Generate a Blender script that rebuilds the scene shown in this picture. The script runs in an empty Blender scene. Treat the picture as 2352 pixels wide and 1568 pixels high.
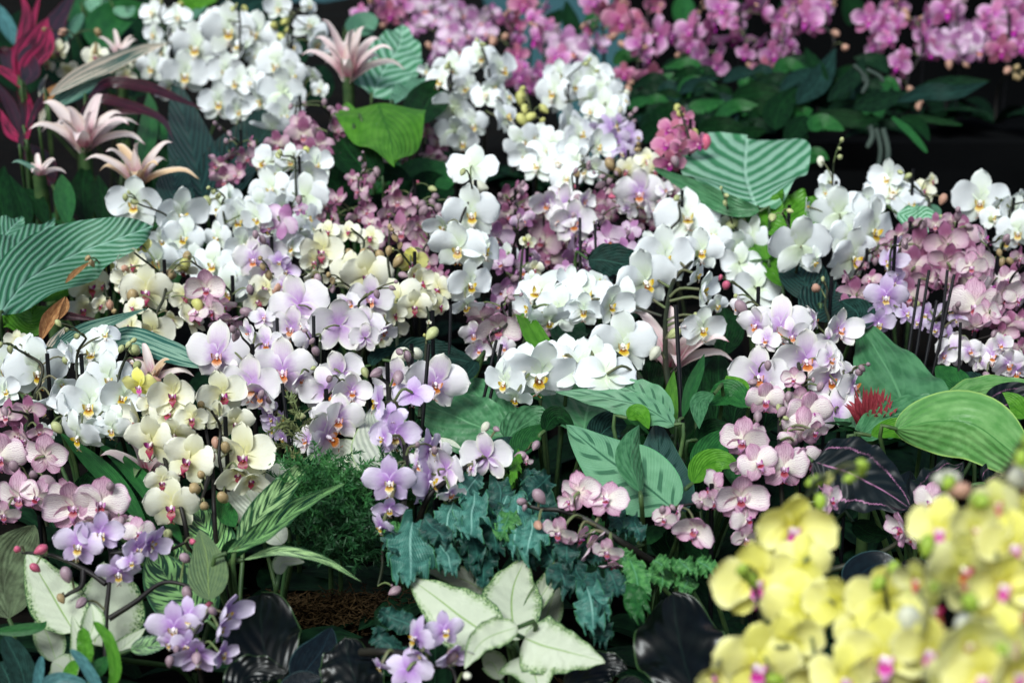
import bpy, math, random
from mathutils import Vector, Matrix, Euler
PI = math.pi
sc = bpy.context.scene
col = sc.collection
R = random.Random(11)

# ------------------------------------------------------------------ camera, sky, sun, exposure
CAM_H, PITCH = 1.6, math.radians(15)
cam = bpy.data.cameras.new('camera'); cam_o = bpy.data.objects.new('camera', cam); col.objects.link(cam_o)
cam_o.location = (0, 0, CAM_H); cam_o.rotation_euler = (math.radians(90) - PITCH, 0, 0)
cam.sensor_width = 36; cam.lens = 60; cam.clip_start = 0.05; cam.clip_end = 500
cam.dof.use_dof = True; cam.dof.focus_distance = 2.18; cam.dof.aperture_fstop = 4.6
sc.camera = cam_o
SUN_EL, SUN_AZ = math.radians(48), math.radians(206)      # azimuth: direction the sun stands in, from +Y clockwise
w = bpy.data.worlds.new('World'); sc.world = w; w.use_nodes = True
wn = w.node_tree.nodes; bg = wn['Background']
sky = wn.new('ShaderNodeTexSky'); sky.sky_type = 'NISHITA'; sky.sun_disc = False
sky.sun_elevation = SUN_EL; sky.sun_rotation = SUN_AZ; sky.dust_density = 4; sky.ozone_density = 1.5
w.node_tree.links.new(sky.outputs[0], bg.inputs[0]); bg.inputs[1].default_value = 0.075
sl = bpy.data.lights.new('sun', 'SUN'); sl.energy = 2.5; sl.angle = math.radians(26); sl.color = (.90, .985, 1)
so = bpy.data.objects.new('sun', sl); col.objects.link(so)
so.rotation_euler = (PI/2 - SUN_EL, 0, PI - SUN_AZ)
sc.view_settings.view_transform = 'Standard'; sc.view_settings.look = 'None'
sc.view_settings.gamma = 1; sc.view_settings.use_curve_mapping = False
sc.view_settings.exposure = 0.50

Fw = Vector((0, math.cos(PITCH), -math.sin(PITCH))); Up = Vector((0, math.sin(PITCH), math.cos(PITCH)))
def P(x, y, D):
    """a point of the real bed: x, y measured on the photograph (2352 x 1568), D its distance in metres"""
    return Vector((0, 0, CAM_H)) + D*(Fw + Vector(((x-1176)/3920, 0, 0)) - Up*((y-784)/3920))
DT = [(-40,4.2),(100,3.75),(200,3.45),(300,3.2),(400,2.98),(500,2.82),(600,2.66),(700,2.5),(800,2.38),(900,2.27),
      (1000,2.17),(1100,2.08),(1200,2.0),(1300,1.94),(1400,1.88),(1600,1.79)]
def dep(y):
    if y <= DT[0][0]: return DT[0][1]
    for (a, p), (b, q) in zip(DT, DT[1:]):
        if y <= b: return p + (q-p)*(y-a)/(b-a)
    return DT[-1][1]
def ground(x, y):
    z = .70 + .03*math.sin(3.1*x+1.7*y) + .02*math.sin(7*x-2.3*y) + max(0, y-3.2)*.07
    k = min(1, max(0, (x-.42-.10*(3.6-y))/.12))*min(1, max(0, (y-3.15)/.15))       # the bed drops away at the back right
    return z*(1-k) + .04*k
def soil(x, y):
    return .99 if x > .40 and 4.0 < y < 5.2 else ground(x, y)        # the back right orchids stand in a hanging planter

# ------------------------------------------------------------------ colours and materials
def hx(h):
    h = h.lstrip('#'); v = [int(h[i:i+2], 16)/255 for i in (0, 2, 4)]
    return tuple((c/12.92 if c <= .04045 else ((c+.055)/1.055)**2.4) for c in v) + (1,)
class NT:
    def __init__(s, name):
        s.m = bpy.data.materials.new(name); s.m.use_nodes = True
        s.t = s.m.node_tree; s.n = s.t.nodes; s.b = s.n['Principled BSDF']; s.out = s.n['Material Output']
        uv = s.n.new('ShaderNodeUVMap'); uv.uv_map = 'uv'; s.uv = uv.outputs[0]
        sp = s.n.new('ShaderNodeSeparateXYZ'); s.L(s.uv, sp.inputs[0]); s.U, s.V = sp.outputs[0], sp.outputs[1]
        s.a = s.M('ABSOLUTE', s.M('SUBTRACT', s.M('MULTIPLY', s.U, 2), 1))
        s.rnd = s.n.new('ShaderNodeObjectInfo').outputs['Random']
        s.obj = s.n.new('ShaderNodeTexCoord').outputs['Object']
    def L(s, a, b): s.t.links.new(a, b)
    def put(s, v, sock):
        if hasattr(v, 'node'): s.L(v, sock)
        else: sock.default_value = v
    def M(s, op, a, b=0, c=None, clamp=False):
        n = s.n.new('ShaderNodeMath'); n.operation = op; n.use_clamp = clamp
        s.put(a, n.inputs[0]); s.put(b, n.inputs[1])
        if c is not None: s.put(c, n.inputs[2])
        return n.outputs[0]
    def ss(s, v, lo, hi, a=0, b=1):
        n = s.n.new('ShaderNodeMapRange'); n.interpolation_type = 'SMOOTHSTEP'
        s.put(v, n.inputs[0])
        for i, q in enumerate((lo, hi, a, b)): n.inputs[i+1].default_value = q
        return n.outputs[0]
    def mix(s, f, a, b, mode='MIX'):
        n = s.n.new('ShaderNodeMix'); n.data_type = 'RGBA'; n.blend_type = mode
        s.put(f, n.inputs[0]); s.put(a, n.inputs[6]); s.put(b, n.inputs[7]); return n.outputs[2]
    def noise(s, vec, scale, detail=2, rough=.5):
        n = s.n.new('ShaderNodeTexNoise'); n.inputs['Scale'].default_value = scale
        n.inputs['Detail'].default_value = detail; n.inputs['Roughness'].default_value = rough
        s.L(vec, n.inputs['Vector']); return n.outputs[0]
    def scaled(s, vec, x, y, z=1):
        n = s.n.new('ShaderNodeMapping'); n.inputs['Scale'].default_value = (x, y, z); s.L(vec, n.inputs[0]); return n.outputs[0]
    def vary(s, c, lo=.88, hi=1.06):
        v = s.M('MULTIPLY_ADD', s.rnd, hi-lo, lo)
        n = s.n.new('ShaderNodeCombineColor')
        for i in range(3): s.L(v, n.inputs[i])
        return s.mix(1.0, c, n.outputs[0], 'MULTIPLY')
    def bump(s, h, strength=.3, dist=.002):
        n = s.n.new('ShaderNodeBump'); n.inputs['Strength'].default_value = strength; n.inputs['Distance'].default_value = dist
        s.L(h, n.inputs['Height']); s.L(n.outputs[0], s.b.inputs['Normal']); return n.outputs[0]
    def done(s, c, rough=.5, spec=.3, trans=0, coat=0):
        s.put(c, s.b.inputs['Base Color']); s.put(rough, s.b.inputs['Roughness']); s.b.inputs['Specular IOR Level'].default_value = spec
        s.b.inputs['Coat Weight'].default_value = coat; s.b.inputs['Coat Roughness'].default_value = .2
        if trans:
            tr = s.n.new('ShaderNodeBsdfTranslucent'); s.put(c, tr.inputs[0])
            mx = s.n.new('ShaderNodeMixShader'); mx.inputs[0].default_value = trans
            s.L(s.b.outputs[0], mx.inputs[1]); s.L(tr.outputs[0], mx.inputs[2]); s.L(mx.outputs[0], s.out.inputs[0])
        return s.m

def petal_mat(name, body, centre, edge, vein=None, veinamt=0, cs=.45, edgeamt=.5, nv=15, estart=.62, trans=.25):
    t = NT(name)
    nz = t.noise(t.scaled(t.uv, 3, 3), 2.0, 3)
    c = t.mix(t.ss(t.M('ADD', t.V, t.M('MULTIPLY', t.M('SUBTRACT', nz, .5), .25)), .04, cs), hx(centre), hx(body))
    e = t.M('MAXIMUM', t.ss(t.a, estart, 1.0), t.ss(t.V, estart+.12, 1.0))
    c = t.mix(t.M('MULTIPLY', e, edgeamt), c, hx(edge))
    ph = t.M('ADD', t.M('MULTIPLY', t.U, nv*PI), t.M('MULTIPLY', nz, 7.0))
    v = t.M('POWER', t.M('SUBTRACT', 1, t.M('ABSOLUTE', t.M('SINE', ph))), 3.0)
    if vein and veinamt:
        c = t.mix(t.M('MULTIPLY', t.M('MULTIPLY', v, veinamt), t.ss(t.V, .05, .35)), c, hx(vein))
    mot = t.noise(t.obj, 14, 3)
    c = t.mix(t.ss(mot, .3, .8, 0, .14), c, hx(edge))
    c = t.vary(c, .86, 1.04)
    t.bump(t.M('ADD', t.M('MULTIPLY', v, -.12), t.M('MULTIPLY', nz, 1.2)), .3, .0010)
    return t.done(c, .48, .28, trans)
def lip_mat(name, base, mid, tip, speck=None):
    t = NT(name)
    c = t.mix(t.ss(t.V, .15, .5), hx(base), hx(mid)); c = t.mix(t.ss(t.V, .42, .68), c, hx(tip))
    if speck:
        n = t.noise(t.scaled(t.uv, 1, 1), 16, 2); c = t.mix(t.ss(n, .52, .6, 0, .8), c, hx(speck))
    return t.done(t.vary(c), .4, .4, .12)
def plain(name, c, c2=None, rough=.5, spec=.3, trans=0, scale=6, coat=0, bump=0, amt=1):
    t = NT(name); n = t.noise(t.obj, scale, 4, .6)
    cc = t.mix(t.ss(n, .35, .68, 0, amt), hx(c), hx(c2 or c))
    if bump: t.bump(n, bump, .004)
    return t.done(t.vary(cc, .8, 1.1), rough, spec, trans, coat)

# ------------------------------------------------------------------ mesh helpers
class MB:
    def __init__(s): s.v, s.f, s.uv, s.mi = [], [], [], []
    def grid(s, pts, uvs, mi=0):
        """pts[i][j] rows of points"""
        o = len(s.v); n, m = len(pts), len(pts[0])
        for r in pts: s.v += [tuple(p) for p in r]
        for i in range(n-1):
            for j in range(m-1):
                s.f.append((o+i*m+j, o+i*m+j+1, o+(i+1)*m+j+1, o+(i+1)*m+j)); s.mi.append(mi)
                s.uv += [uvs[i][j], uvs[i][j+1], uvs[i+1][j+1], uvs[i+1][j]]
    def tube(s, path, rad, mi=0, k=6):
        n = len(path)
        if not hasattr(rad, '__len__'): rad = [rad]*n
        rows, uvs = [], []; prev = None
        for i, p in enumerate(path):
            p = Vector(p)
            T = (Vector(path[min(i+1, n-1)]) - Vector(path[max(i-1, 0)]))
            T = T.normalized() if T.length > 1e-9 else Vector((0, 0, 1))
            a = prev if prev else (Vector((1, 0, 0)) if abs(T.x) < .8 else Vector((0, 1, 0)))
            a = (a - T*a.dot(T)).normalized(); prev = a; b = T.cross(a)
            rows.append([p + (a*math.cos(2*PI*j/k) + b*math.sin(2*PI*j/k))*rad[i] for j in range(k+1)])
            uvs.append([(j/k, i/max(1, n-1)) for j in range(k+1)])
        s.grid(rows, uvs, mi)
    def blob(s, c, r, M3=None, mi=0, nu=8, nv=8, ridges=0, tipx=0):
        """ovoid: r = (rx, ry, rz), pointed along +z by tipx"""
        rows, uvs = [], []
        for i in range(nv+1):
            th = PI*i/nv; row, ur = [], []
            for j in range(nu+1):
                ph = 2*PI*j/nu
                rr = math.sin(th)*(1 - ridges*(abs(math.cos(1.5*ph))**.5)*.0 - ridges*max(0, 1-abs(math.sin(1.5*ph))*4)*math.sin(th))
                z = math.cos(th); rr *= 1 - tipx*max(0, z)**2*.5
                p = Vector((r[0]*rr*math.cos(ph), r[1]*rr*math.sin(ph), r[2]*z*(1+tipx*.25*max(0, z))))
                if M3: p = M3 @ p
                row.append(Vector(c)+p); ur.append((j/nu, 1-i/nv))
            rows.append(row); uvs.append(ur)
        s.grid(rows, uvs, mi)
    def mesh(s, name, mats):
        me = bpy.data.meshes.new(name); me.from_pydata(s.v, [], s.f)
        ul = me.uv_layers.new(name='uv')
        ul.data.foreach_set('uv', [c for q in s.uv for c in q])
        me.polygons.foreach_set('material_index', s.mi); me.polygons.foreach_set('use_smooth', [True]*len(s.f))
        for m in (mats if isinstance(mats, (list, tuple)) else [mats]): me.materials.append(m)
        me.update(); return me
    def obj(s, name, mats, parent=None): return link(name, s.mesh(name, mats), parent)
def link(name, me, parent=None, M=None):
    o = bpy.data.objects.new(name, me); col.objects.link(o)
    if parent: o.parent = parent
    if M is not None: o.matrix_basis = M
    return o
def tag(o, label, cat=None, group=None, kind=None):
    if label: o['label'] = label
    if cat: o['category'] = cat
    if group: o['group'] = group
    if kind: o['kind'] = kind
    return o
def thing(name, loc, label, cat, group=None):
    o = bpy.data.objects.new(name, None); col.objects.link(o); o.location = loc; o.empty_display_size = .05
    return tag(o, label, cat, group)
def cr(pts, n):
    """Catmull-Rom through pts"""
    pts = [Vector(p) for p in pts]
    if len(pts) == 2: return [pts[0].lerp(pts[1], i/n) for i in range(n+1)]
    q = [pts[0]*2-pts[1]] + pts + [pts[-1]*2-pts[-2]]; out = []; m = len(pts)-1
    for i in range(n+1):
        t = i/n*m; k = min(int(t), m-1); t -= k; a, b, c, d = q[k:k+4]
        out.append(.5*((2*b) + (c-a)*t + (2*a-5*b+4*c-d)*t*t + (3*b-a-3*c+d)*t*t*t))
    return out
# ------------------------------------------------------------------ the ground, the floor and the walls behind
m_soil = plain('dark potting bark', '#060505', '#110d0a', .95, .1, 0, 30, bump=.8)
m_floor = plain('dark floor', '#1c1d1e', '#26282a', .8, .2, 0, 3)
m_wall = plain('slate blue wall', '#3d6670', '#47747c', .8, .2, 0, 1.2)
m_black = plain('black shade', '#040506', '#08090a', .95, .05, 0, 2)  # near black; on the sheet at the back it stands in for deep shade
g = MB(); n = 120
g.grid([[(-9+18*i/n, .55+8*j/n, ground(-9+18*i/n, .55+8*j/n) + R.uniform(-.012, .012)) for j in range(n+1)] for i in range(n+1)],
       [[(i/n, j/n) for j in range(n+1)] for i in range(n+1)])
tag(g.obj('planting_bed', m_soil), 'dark bark of the planting bed', kind='structure')
g = MB(); g.grid([[(-200, -200, 0), (-200, 200, 0)], [(200, -200, 0), (200, 200, 0)]], [[(0, 0), (0, 1)], [(1, 0), (1, 1)]])
tag(g.obj('floor', m_floor), 'dark floor', kind='structure')
def slab(name, x0, x1, y0, y1, z0, z1, m):
    g = MB(); c = [(x0,y0),(x1,y0),(x1,y1),(x0,y1),(x0,y0)]
    g.grid([[(x, y, z0) for x, y in c], [(x, y, z1) for x, y in c]], [[(i/4, 0) for i in range(5)], [(i/4, 1) for i in range(5)]])
    g.grid([[(x0,y0,z1),(x1,y0,z1)],[(x0,y1,z1),(x1,y1,z1)]], [[(0,0),(1,0)],[(0,1),(1,1)]])
    o = g.obj(name, m)
    for p in o.data.polygons: p.use_smooth = False
    return o
slab('bed_edging', -9, 9, .5, .55, 0, .74, m_black)['kind'] = 'structure'
slab('wall', -9, 9, 8.6, 8.8, 0, 3.4, m_wall)['kind'] = 'structure'
tag(slab('shade_backdrop', .42, 9, 6.35, 6.4, 0, 2.6, m_black), 'black shade sheet added behind the pink orchids', 'backdrop')  # added sheet: paints the shaded hollow below the pink orchids black

pl_ = slab('hanging_planter', .42, 1.70, 4.28, 4.9, .90, .97, m_black); tag(pl_, 'black hanging planter holding up the pink orchids at the back right', 'planter')
# ------------------------------------------------------------------ orchid flowers
PM = {}
def T(key, sep, pet, lipmid, lipside, colm, shape): PM[key] = (sep, pet, lipmid, lipside, colm, shape)
white_p = petal_mat('white petal', '#f3f8fa', '#e2eed8', '#f8fbfc', None, 0, .35, .4, nv=9)
white_s = petal_mat('white sepal', '#eef5ee', '#dcebc8', '#f4f9f8', None, 0, .7, .4, nv=9)
T('W', white_s, white_p, lip_mat('white lip', '#8c3a12', '#d8c024', '#f5f5ec', '#8c4a14'), lip_mat('yellow side lobe', '#f2f0e0', '#e8dc70', '#d4b414', '#a85a1a'), plain('white column', '#f3f3ee', rough=.35), 'big')
T('L', petal_mat('lilac white sepal', '#f0e4ef', '#c290d4', '#edf1dc', '#c9a0cf', .2, .7, .75, nv=11, estart=.5),
  petal_mat('lilac white petal', '#f5f0f5', '#c89adb', '#f5f7ef', '#caa2d4', .08, .5, .6, nv=11, estart=.5),
  lip_mat('orange brown lip', '#a4481c', '#d27f26', '#f4ecea', '#8a3c1c'), lip_mat('pink side lobe', '#e6c4dc', '#e9cfe0', '#cf8240', '#b86a30'), plain('pale column', '#f2e6f0', rough=.35), 'big')
T('V', petal_mat('lavender sepal', '#dac6e6', '#b580cf', '#dccdea', '#b58ad0', .2, .8, .5, nv=9),
  petal_mat('lavender petal', '#e6daef', '#b985d2', '#eae0f2', '#b58ad0', .15, .7, .55, nv=9, estart=.5),
  lip_mat('brown and white lip', '#6a2c14', '#d3b020', '#f4f2ea', '#5a2a14'), lip_mat('white side lobe', '#f4f2ee', '#f3f1e6', '#d8b420', '#8a5a2a'), plain('lilac column', '#efe6f2', rough=.35), 'small')
T('P', petal_mat('veined pink sepal', '#e0bece', '#ecdfd2', '#b9789f', '#8e3f74', .8, .55, .6, nv=8, estart=.4),
  petal_mat('veined pink petal', '#f3ebe6', '#f5f2e2', '#cf9ec0', '#8a3c78', .7, .6, .7, nv=13, estart=.62),
  lip_mat('rust red lip', '#7a1830', '#a03038', '#c088b8', '#6a1630'), lip_mat('purple side lobe', '#e0c8dc', '#c890c4', '#a848a0', '#a03a5a'), plain('pink column', '#e4c8dc', rough=.35), 'round')
T('D', petal_mat('mauve sepal', '#9c5c7e', '#d4b8ba', '#a87494', '#7c4468', .4, .5, .6, nv=13, estart=.4),
  petal_mat('dusty pink petal', '#d8bcc6', '#e8dfcc', '#b47e9e', '#965e86', .4, .6, .7, nv=15, estart=.45),
  lip_mat('dull red lip', '#8a2840', '#b05a60', '#caa0b8', '#7a1e34'), lip_mat('mauve side lobe', '#dcc0cc', '#c88cb0', '#a04a80'), plain('mauve column', '#dcc4d0', rough=.35), 'star')
T('M', petal_mat('pink lilac sepal', '#b078a8', '#dcc4d8', '#b683ac', '#9a5f96', .35, .5, .5, nv=13, estart=.4),
  petal_mat('pink lilac petal', '#e8d2e4', '#eee2e8', '#c896c4', '#a96fa6', .35, .6, .6, nv=15, estart=.45),
  lip_mat('amber lip', '#9a3a30', '#c87a3a', '#dcb0d0'), lip_mat('lilac side lobe', '#e4cce0', '#c890c4', '#a040a0'), plain('lilac pink column', '#e8d0e4', rough=.35), 'star')
T('C', petal_mat('cream sepal', '#efefd2', '#dfdc98', '#f1f1dc', None, 0, .8, .5, nv=9),
  petal_mat('cream petal', '#f3f3e0', '#e6e2ac', '#f6f6ea', '#e0d8a0', .15, .6, .5, nv=9),
  lip_mat('crimson lip', '#5a0818', '#860e38', '#b02c6c', '#a86a20'), lip_mat('magenta side lobe', '#c88ab8', '#a03088', '#80105a'), plain('cream column', '#efe2dc', rough=.35), 'big')
T('Y', petal_mat('yellow sepal', '#efeb78', '#d0cc3c', '#f4f2a4', None, 0, .5, .5, nv=9, trans=.15),
  petal_mat('yellow petal', '#f8f498', '#e2de50', '#faf8c0', '#d8d060', .1, .45, .5, nv=9, trans=.15),
  lip_mat('magenta lip', '#b81c84', '#c42a94', '#e6a8d4'), lip_mat('pale pink side lobe', '#f0e0ea', '#ecd0e2', '#c040a0'), plain('pinkish column', '#f0dcea', rough=.35), 'round')
T('G', petal_mat('greenish yellow sepal', '#e8e88c', '#c8cc48', '#eef0b4', None, 0, .6, .5, nv=9, trans=.4),
  petal_mat('greenish yellow petal', '#f1f0a8', '#dcdc60', '#f6f5c8', '#d8c860', .12, .5, .5, nv=9, trans=.4),
  lip_mat('orange crimson lip', '#8a2010', '#b0402c', '#c83c80', '#d89020'), lip_mat('rose side lobe of lip', '#e8c0cc', '#c04870', '#a02050'), plain('yellowish column', '#f0ecd0', rough=.35), 'round')
T('K', petal_mat('rose sepal', '#bb6c9a', '#a44a8c', '#d494b8', '#984488', .3, .6, .6, nv=11),
  petal_mat('rose petal', '#d295c4', '#ac3c9c', '#eecfe2', '#a850a0', .3, .75, .65, nv=13, estart=.5),
  lip_mat('bright magenta lip', '#8a1060', '#a81490', '#c230b4'), lip_mat('purple pink side lobe', '#e4a8d0', '#c040b0', '#a01090'), plain('rose column', '#ecc8dc', rough=.35), 'star')
T('R', petal_mat('salmon sepal', '#bb6c84', '#ac4c7c', '#d094a4', '#a04478', .35, .6, .6, nv=11),
  petal_mat('salmon petal', '#ce84a6', '#b03c88', '#e2aebe', '#a84488', .3, .75, .6, nv=13, estart=.5),
  lip_mat('deep magenta lip', '#7a0c50', '#98107c', '#b830a0'), lip_mat('rose side lobe', '#dc98c0', '#b83098', '#98107c'), plain('salmon column', '#ecc0cc', rough=.35), 'star')
SH = {'big': dict(sl=.49, sw=.165, pl=.5, pw=.25), 'round': dict(sl=.46, sw=.18, pl=.49, pw=.245), 'small': dict(sl=.45, sw=.145, pl=.5, pw=.2), 'star': dict(sl=.48, sw=.145, pl=.5, pw=.2)}
def tepal(mb, ang, L, W, a, b, rr, cup, bend, cross, y0, ruf, skew=0, nu=9, nv=9):
    d = Vector((math.sin(ang), 0, math.cos(ang))); e = Vector((math.cos(ang), 0, -math.sin(ang)))
    nrm = (a/(a+b))**a*(b/(a+b))**b
    p1, p2, am = rr.uniform(0, 6), rr.uniform(0, 6), rr.uniform(.6, 1.2)*ruf
    tw = rr.uniform(-.28, .28)
    rows, uvs = [], []
    for i in range(nv):
        s = i/(nv-1); s = .5-.5*math.cos(PI*(s*.93+.0)) if s < 1 else 1.0
        s = min(1, s*1.012); s1 = max(s, .012)
        wd = W*(s1**a*max(0, 1-s)**b)/nrm + (.012 if s < .3 else 0)
        row, ur = [], []
        for j in range(nu):
            u = -1+2*j/(nu-1)
            lat = u*wd + skew*math.sin(PI*s)*L
            yy = y0 - (cup*s + bend*s*s)*L - cross*(u*u)*wd - tw*u*wd + am*(u*u)*math.sin(s*9+p1+u*2.2)*.035 + am*.02*math.sin(s*5+p2)*s
            sh = L*s*(1-.06*u*u*(s > .5))
            row.append(d*sh + e*lat + Vector((0, yy, 0))); ur.append((j/(nu-1), s))
        rows.append(row); uvs.append(ur)
    mb.grid(rows, uvs)
def lip_mesh(rr):
    mb = MB()
    mb.blob((0, -.045, -.012), (.028, .05, .03), Matrix.Rotation(.35, 3, 'X'), 2, 8, 6)
    for s in (-1, 1):        # side lobes stand up beside the column
        rows, uvs = [], []
        for i in range(6):
            t = i/5; row, ur = [], []
            for j in range(5):
                q = j/4-.5; wd = .055*math.sin(PI*min(1, t*.85+.15))**.6
                row.append(Vector((s*(.015+.10*t*math.cos(t*.9)), -.045-.10*t**1.2+q*wd*.4, -.045+.02*t+.06*t*t*1.1+q*wd*1.6))); ur.append((j/4, t))
            rows.append(row); uvs.append(ur)
        mb.grid(rows, uvs, 1)
    rows, uvs = [], []
    W_ = [.022, .04, .052, .07, .075, .05, .028, .014]
    for i in range(8):
        t = i/7; row, ur = [], []
        for j in range(5):
            u = j/2-1
            row.append(Vector((u*W_[i], -.04-.12*math.sin(t*2.0)+.02*u*u, -.045-.19*t**1.15+.03*u*u*math.sin(t*3)))); ur.append((j/4, t))
        rows.append(row); uvs.append(ur)
    mb.grid(rows, uvs, 0)
    for s in (-1, 1):        # the two curled whiskers at the lip's tip
        pth = [Vector((s*(.008+.05*math.sin(t*2.6)), -.135-.04*t, -.225-.035*math.sin(t*3.0)+.05*t*t)) for t in [k/6 for k in range(7)]]
        mb.tube(pth, [.007*(1-k/8) for k in range(7)], 0, 4)
    mb.blob((0, -.085, -.06), (.02, .03, .018), None, 0, 6, 5)
    return mb
FL = {}
def flower_meshes(key):
    if key in FL: return FL[key]
    sep, pet, lm, ls, cm, shp = PM[key]; S = SH[shp]; out = []
    for v, (cup, bend, crs) in enumerate([(.03, -.06, .12), (.06, .10, .2), (.0, -.26, -.1), (.1, .55, .35), (.04, .0, -.2), (.0, -.45, .25), (.2, .25, .5), (.0, .15, -.35)]):
        rr = random.Random(hash(key) % 1 + v*17 + ord(key)); ruf = 1 if shp != 'small' else .7
        ms = MB()
        tepal(ms, rr.uniform(-.06, .06), S['sl'], S['sw'], .62, .5, rr, cup-.03, bend-.05, crs*.6+.1, .012, ruf*.7)
        for sg in (-1, 1):
            tepal(ms, sg*(PI-rr.uniform(.60, .78)), S['sl']*.96, S['sw']*.92, .62, .55, rr, cup-.05, bend*.8-.08, crs*.5+.15, .016, ruf*.7)
        mp = []
        for sg in (-1, 1):
            m = MB(); tepal(m, sg*(PI/2-rr.uniform(.10, .24)), S['pl']*rr.uniform(.96, 1.02), S['pw'], .58, .40, rr, cup, bend, crs, -.004, ruf, skew=-sg*.02, nu=11, nv=11)
            mp.append(m.mesh('petal', pet))
        out.append((ms.mesh('sepals', sep), mp, lip_mesh(rr).mesh('lip', [lm, ls, cm])))
    FL[key] = out; return out
BUDM = {'g': plain('green bud', '#a9b277', '#c3c795', .4, .3, .1, 40), 'm': plain('mauve bud', '#8f7480', '#a9949a', .4, .35, .05, 40),
        'b': plain('tan bud', '#9c8a5c', '#b39a78', .4, .35, .05, 40), 'p': plain('pink bud', '#c0486c', '#d07a90', .4, .35, .1, 40),
        'y': plain('yellow green bud', '#c2c268', '#d6d68e', .4, .3, .1, 40), 'w': plain('cream bud', '#dfe2c8', '#eceadb', .4, .3, .15, 40),
        'k': plain('peach bud', '#b98a78', '#cba48c', .4, .3, .1, 40), 'r': plain('lime bud', '#8fae38', '#a9c452', .4, .3, .1, 40)}
BM = {}
for k_, m_ in BUDM.items():
    b_ = MB(); b_.blob((0, 0, 0), (.4, .4, .52), None, 0, 18, 9, ridges=.16, tipx=.8); BM[k_] = b_.mesh('bud', m_)
m_stem = plain('green brown stem', '#222e1c', '#2e2c20', .5, .3, 0, 25)
m_stemd = plain('dark purple stem', '#171314', '#23221a', .5, .3, 0, 25)
m_ped = plain('pale green flower stalk', '#66764a', '#6c6650', .5, .3, .05, 25)
m_stake = plain('black plastic stake', '#0c0d10', '#121318', .35, .4)
m_dark = None
def orient(yaw, pit, roll):
    return Matrix.Rotation(math.radians(yaw), 4, 'Z') @ Matrix.Rotation(math.radians(pit), 4, 'X') @ Matrix.Rotation(math.radians(roll), 4, 'Y')
def parse(s, k):
    out = []
    for q in s.replace('\n', ' ').split():
        a = q.split(','); out.append([float(t) if t.lstrip('-').replace('.', '').isdigit() else t for t in a])
    return out
def strap_leaves(root, base, n, L=.2, W=.035, mat=None):
    a0 = R.uniform(0, 6)
    for i in range(n):
        a = a0 + PI*(i % 2) + (i//2)*.5 + R.uniform(-.3, .3); l = L*R.uniform(.75, 1.15); e = Vector((math.cos(a), math.sin(a), 0)); s = Vector((-e.y, e.x, 0))
        rise = R.uniform(.35, .8); rows, uvs = [], []
        for k in range(9):
            t = k/8; c = base + e*l*t + Vector((0, 0, l*(rise*t-.75*rise*t*t*R.uniform(.98, 1.02)))); wd = W*(.35+1.9*t)*max(0, 1-t**3)**.5*.62
            rows.append([c + s*(u*wd) + Vector((0, 0, abs(u)*wd*.28)) for u in (-1, -.5, 0, .5, 1)]); uvs.append([(.5+.5*u, t) for u in (-1, -.5, 0, .5, 1)])
        m = MB(); m.grid([[p-base for p in r] for r in rows], uvs); m.obj('leaf', mat or m_dark, root)
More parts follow.
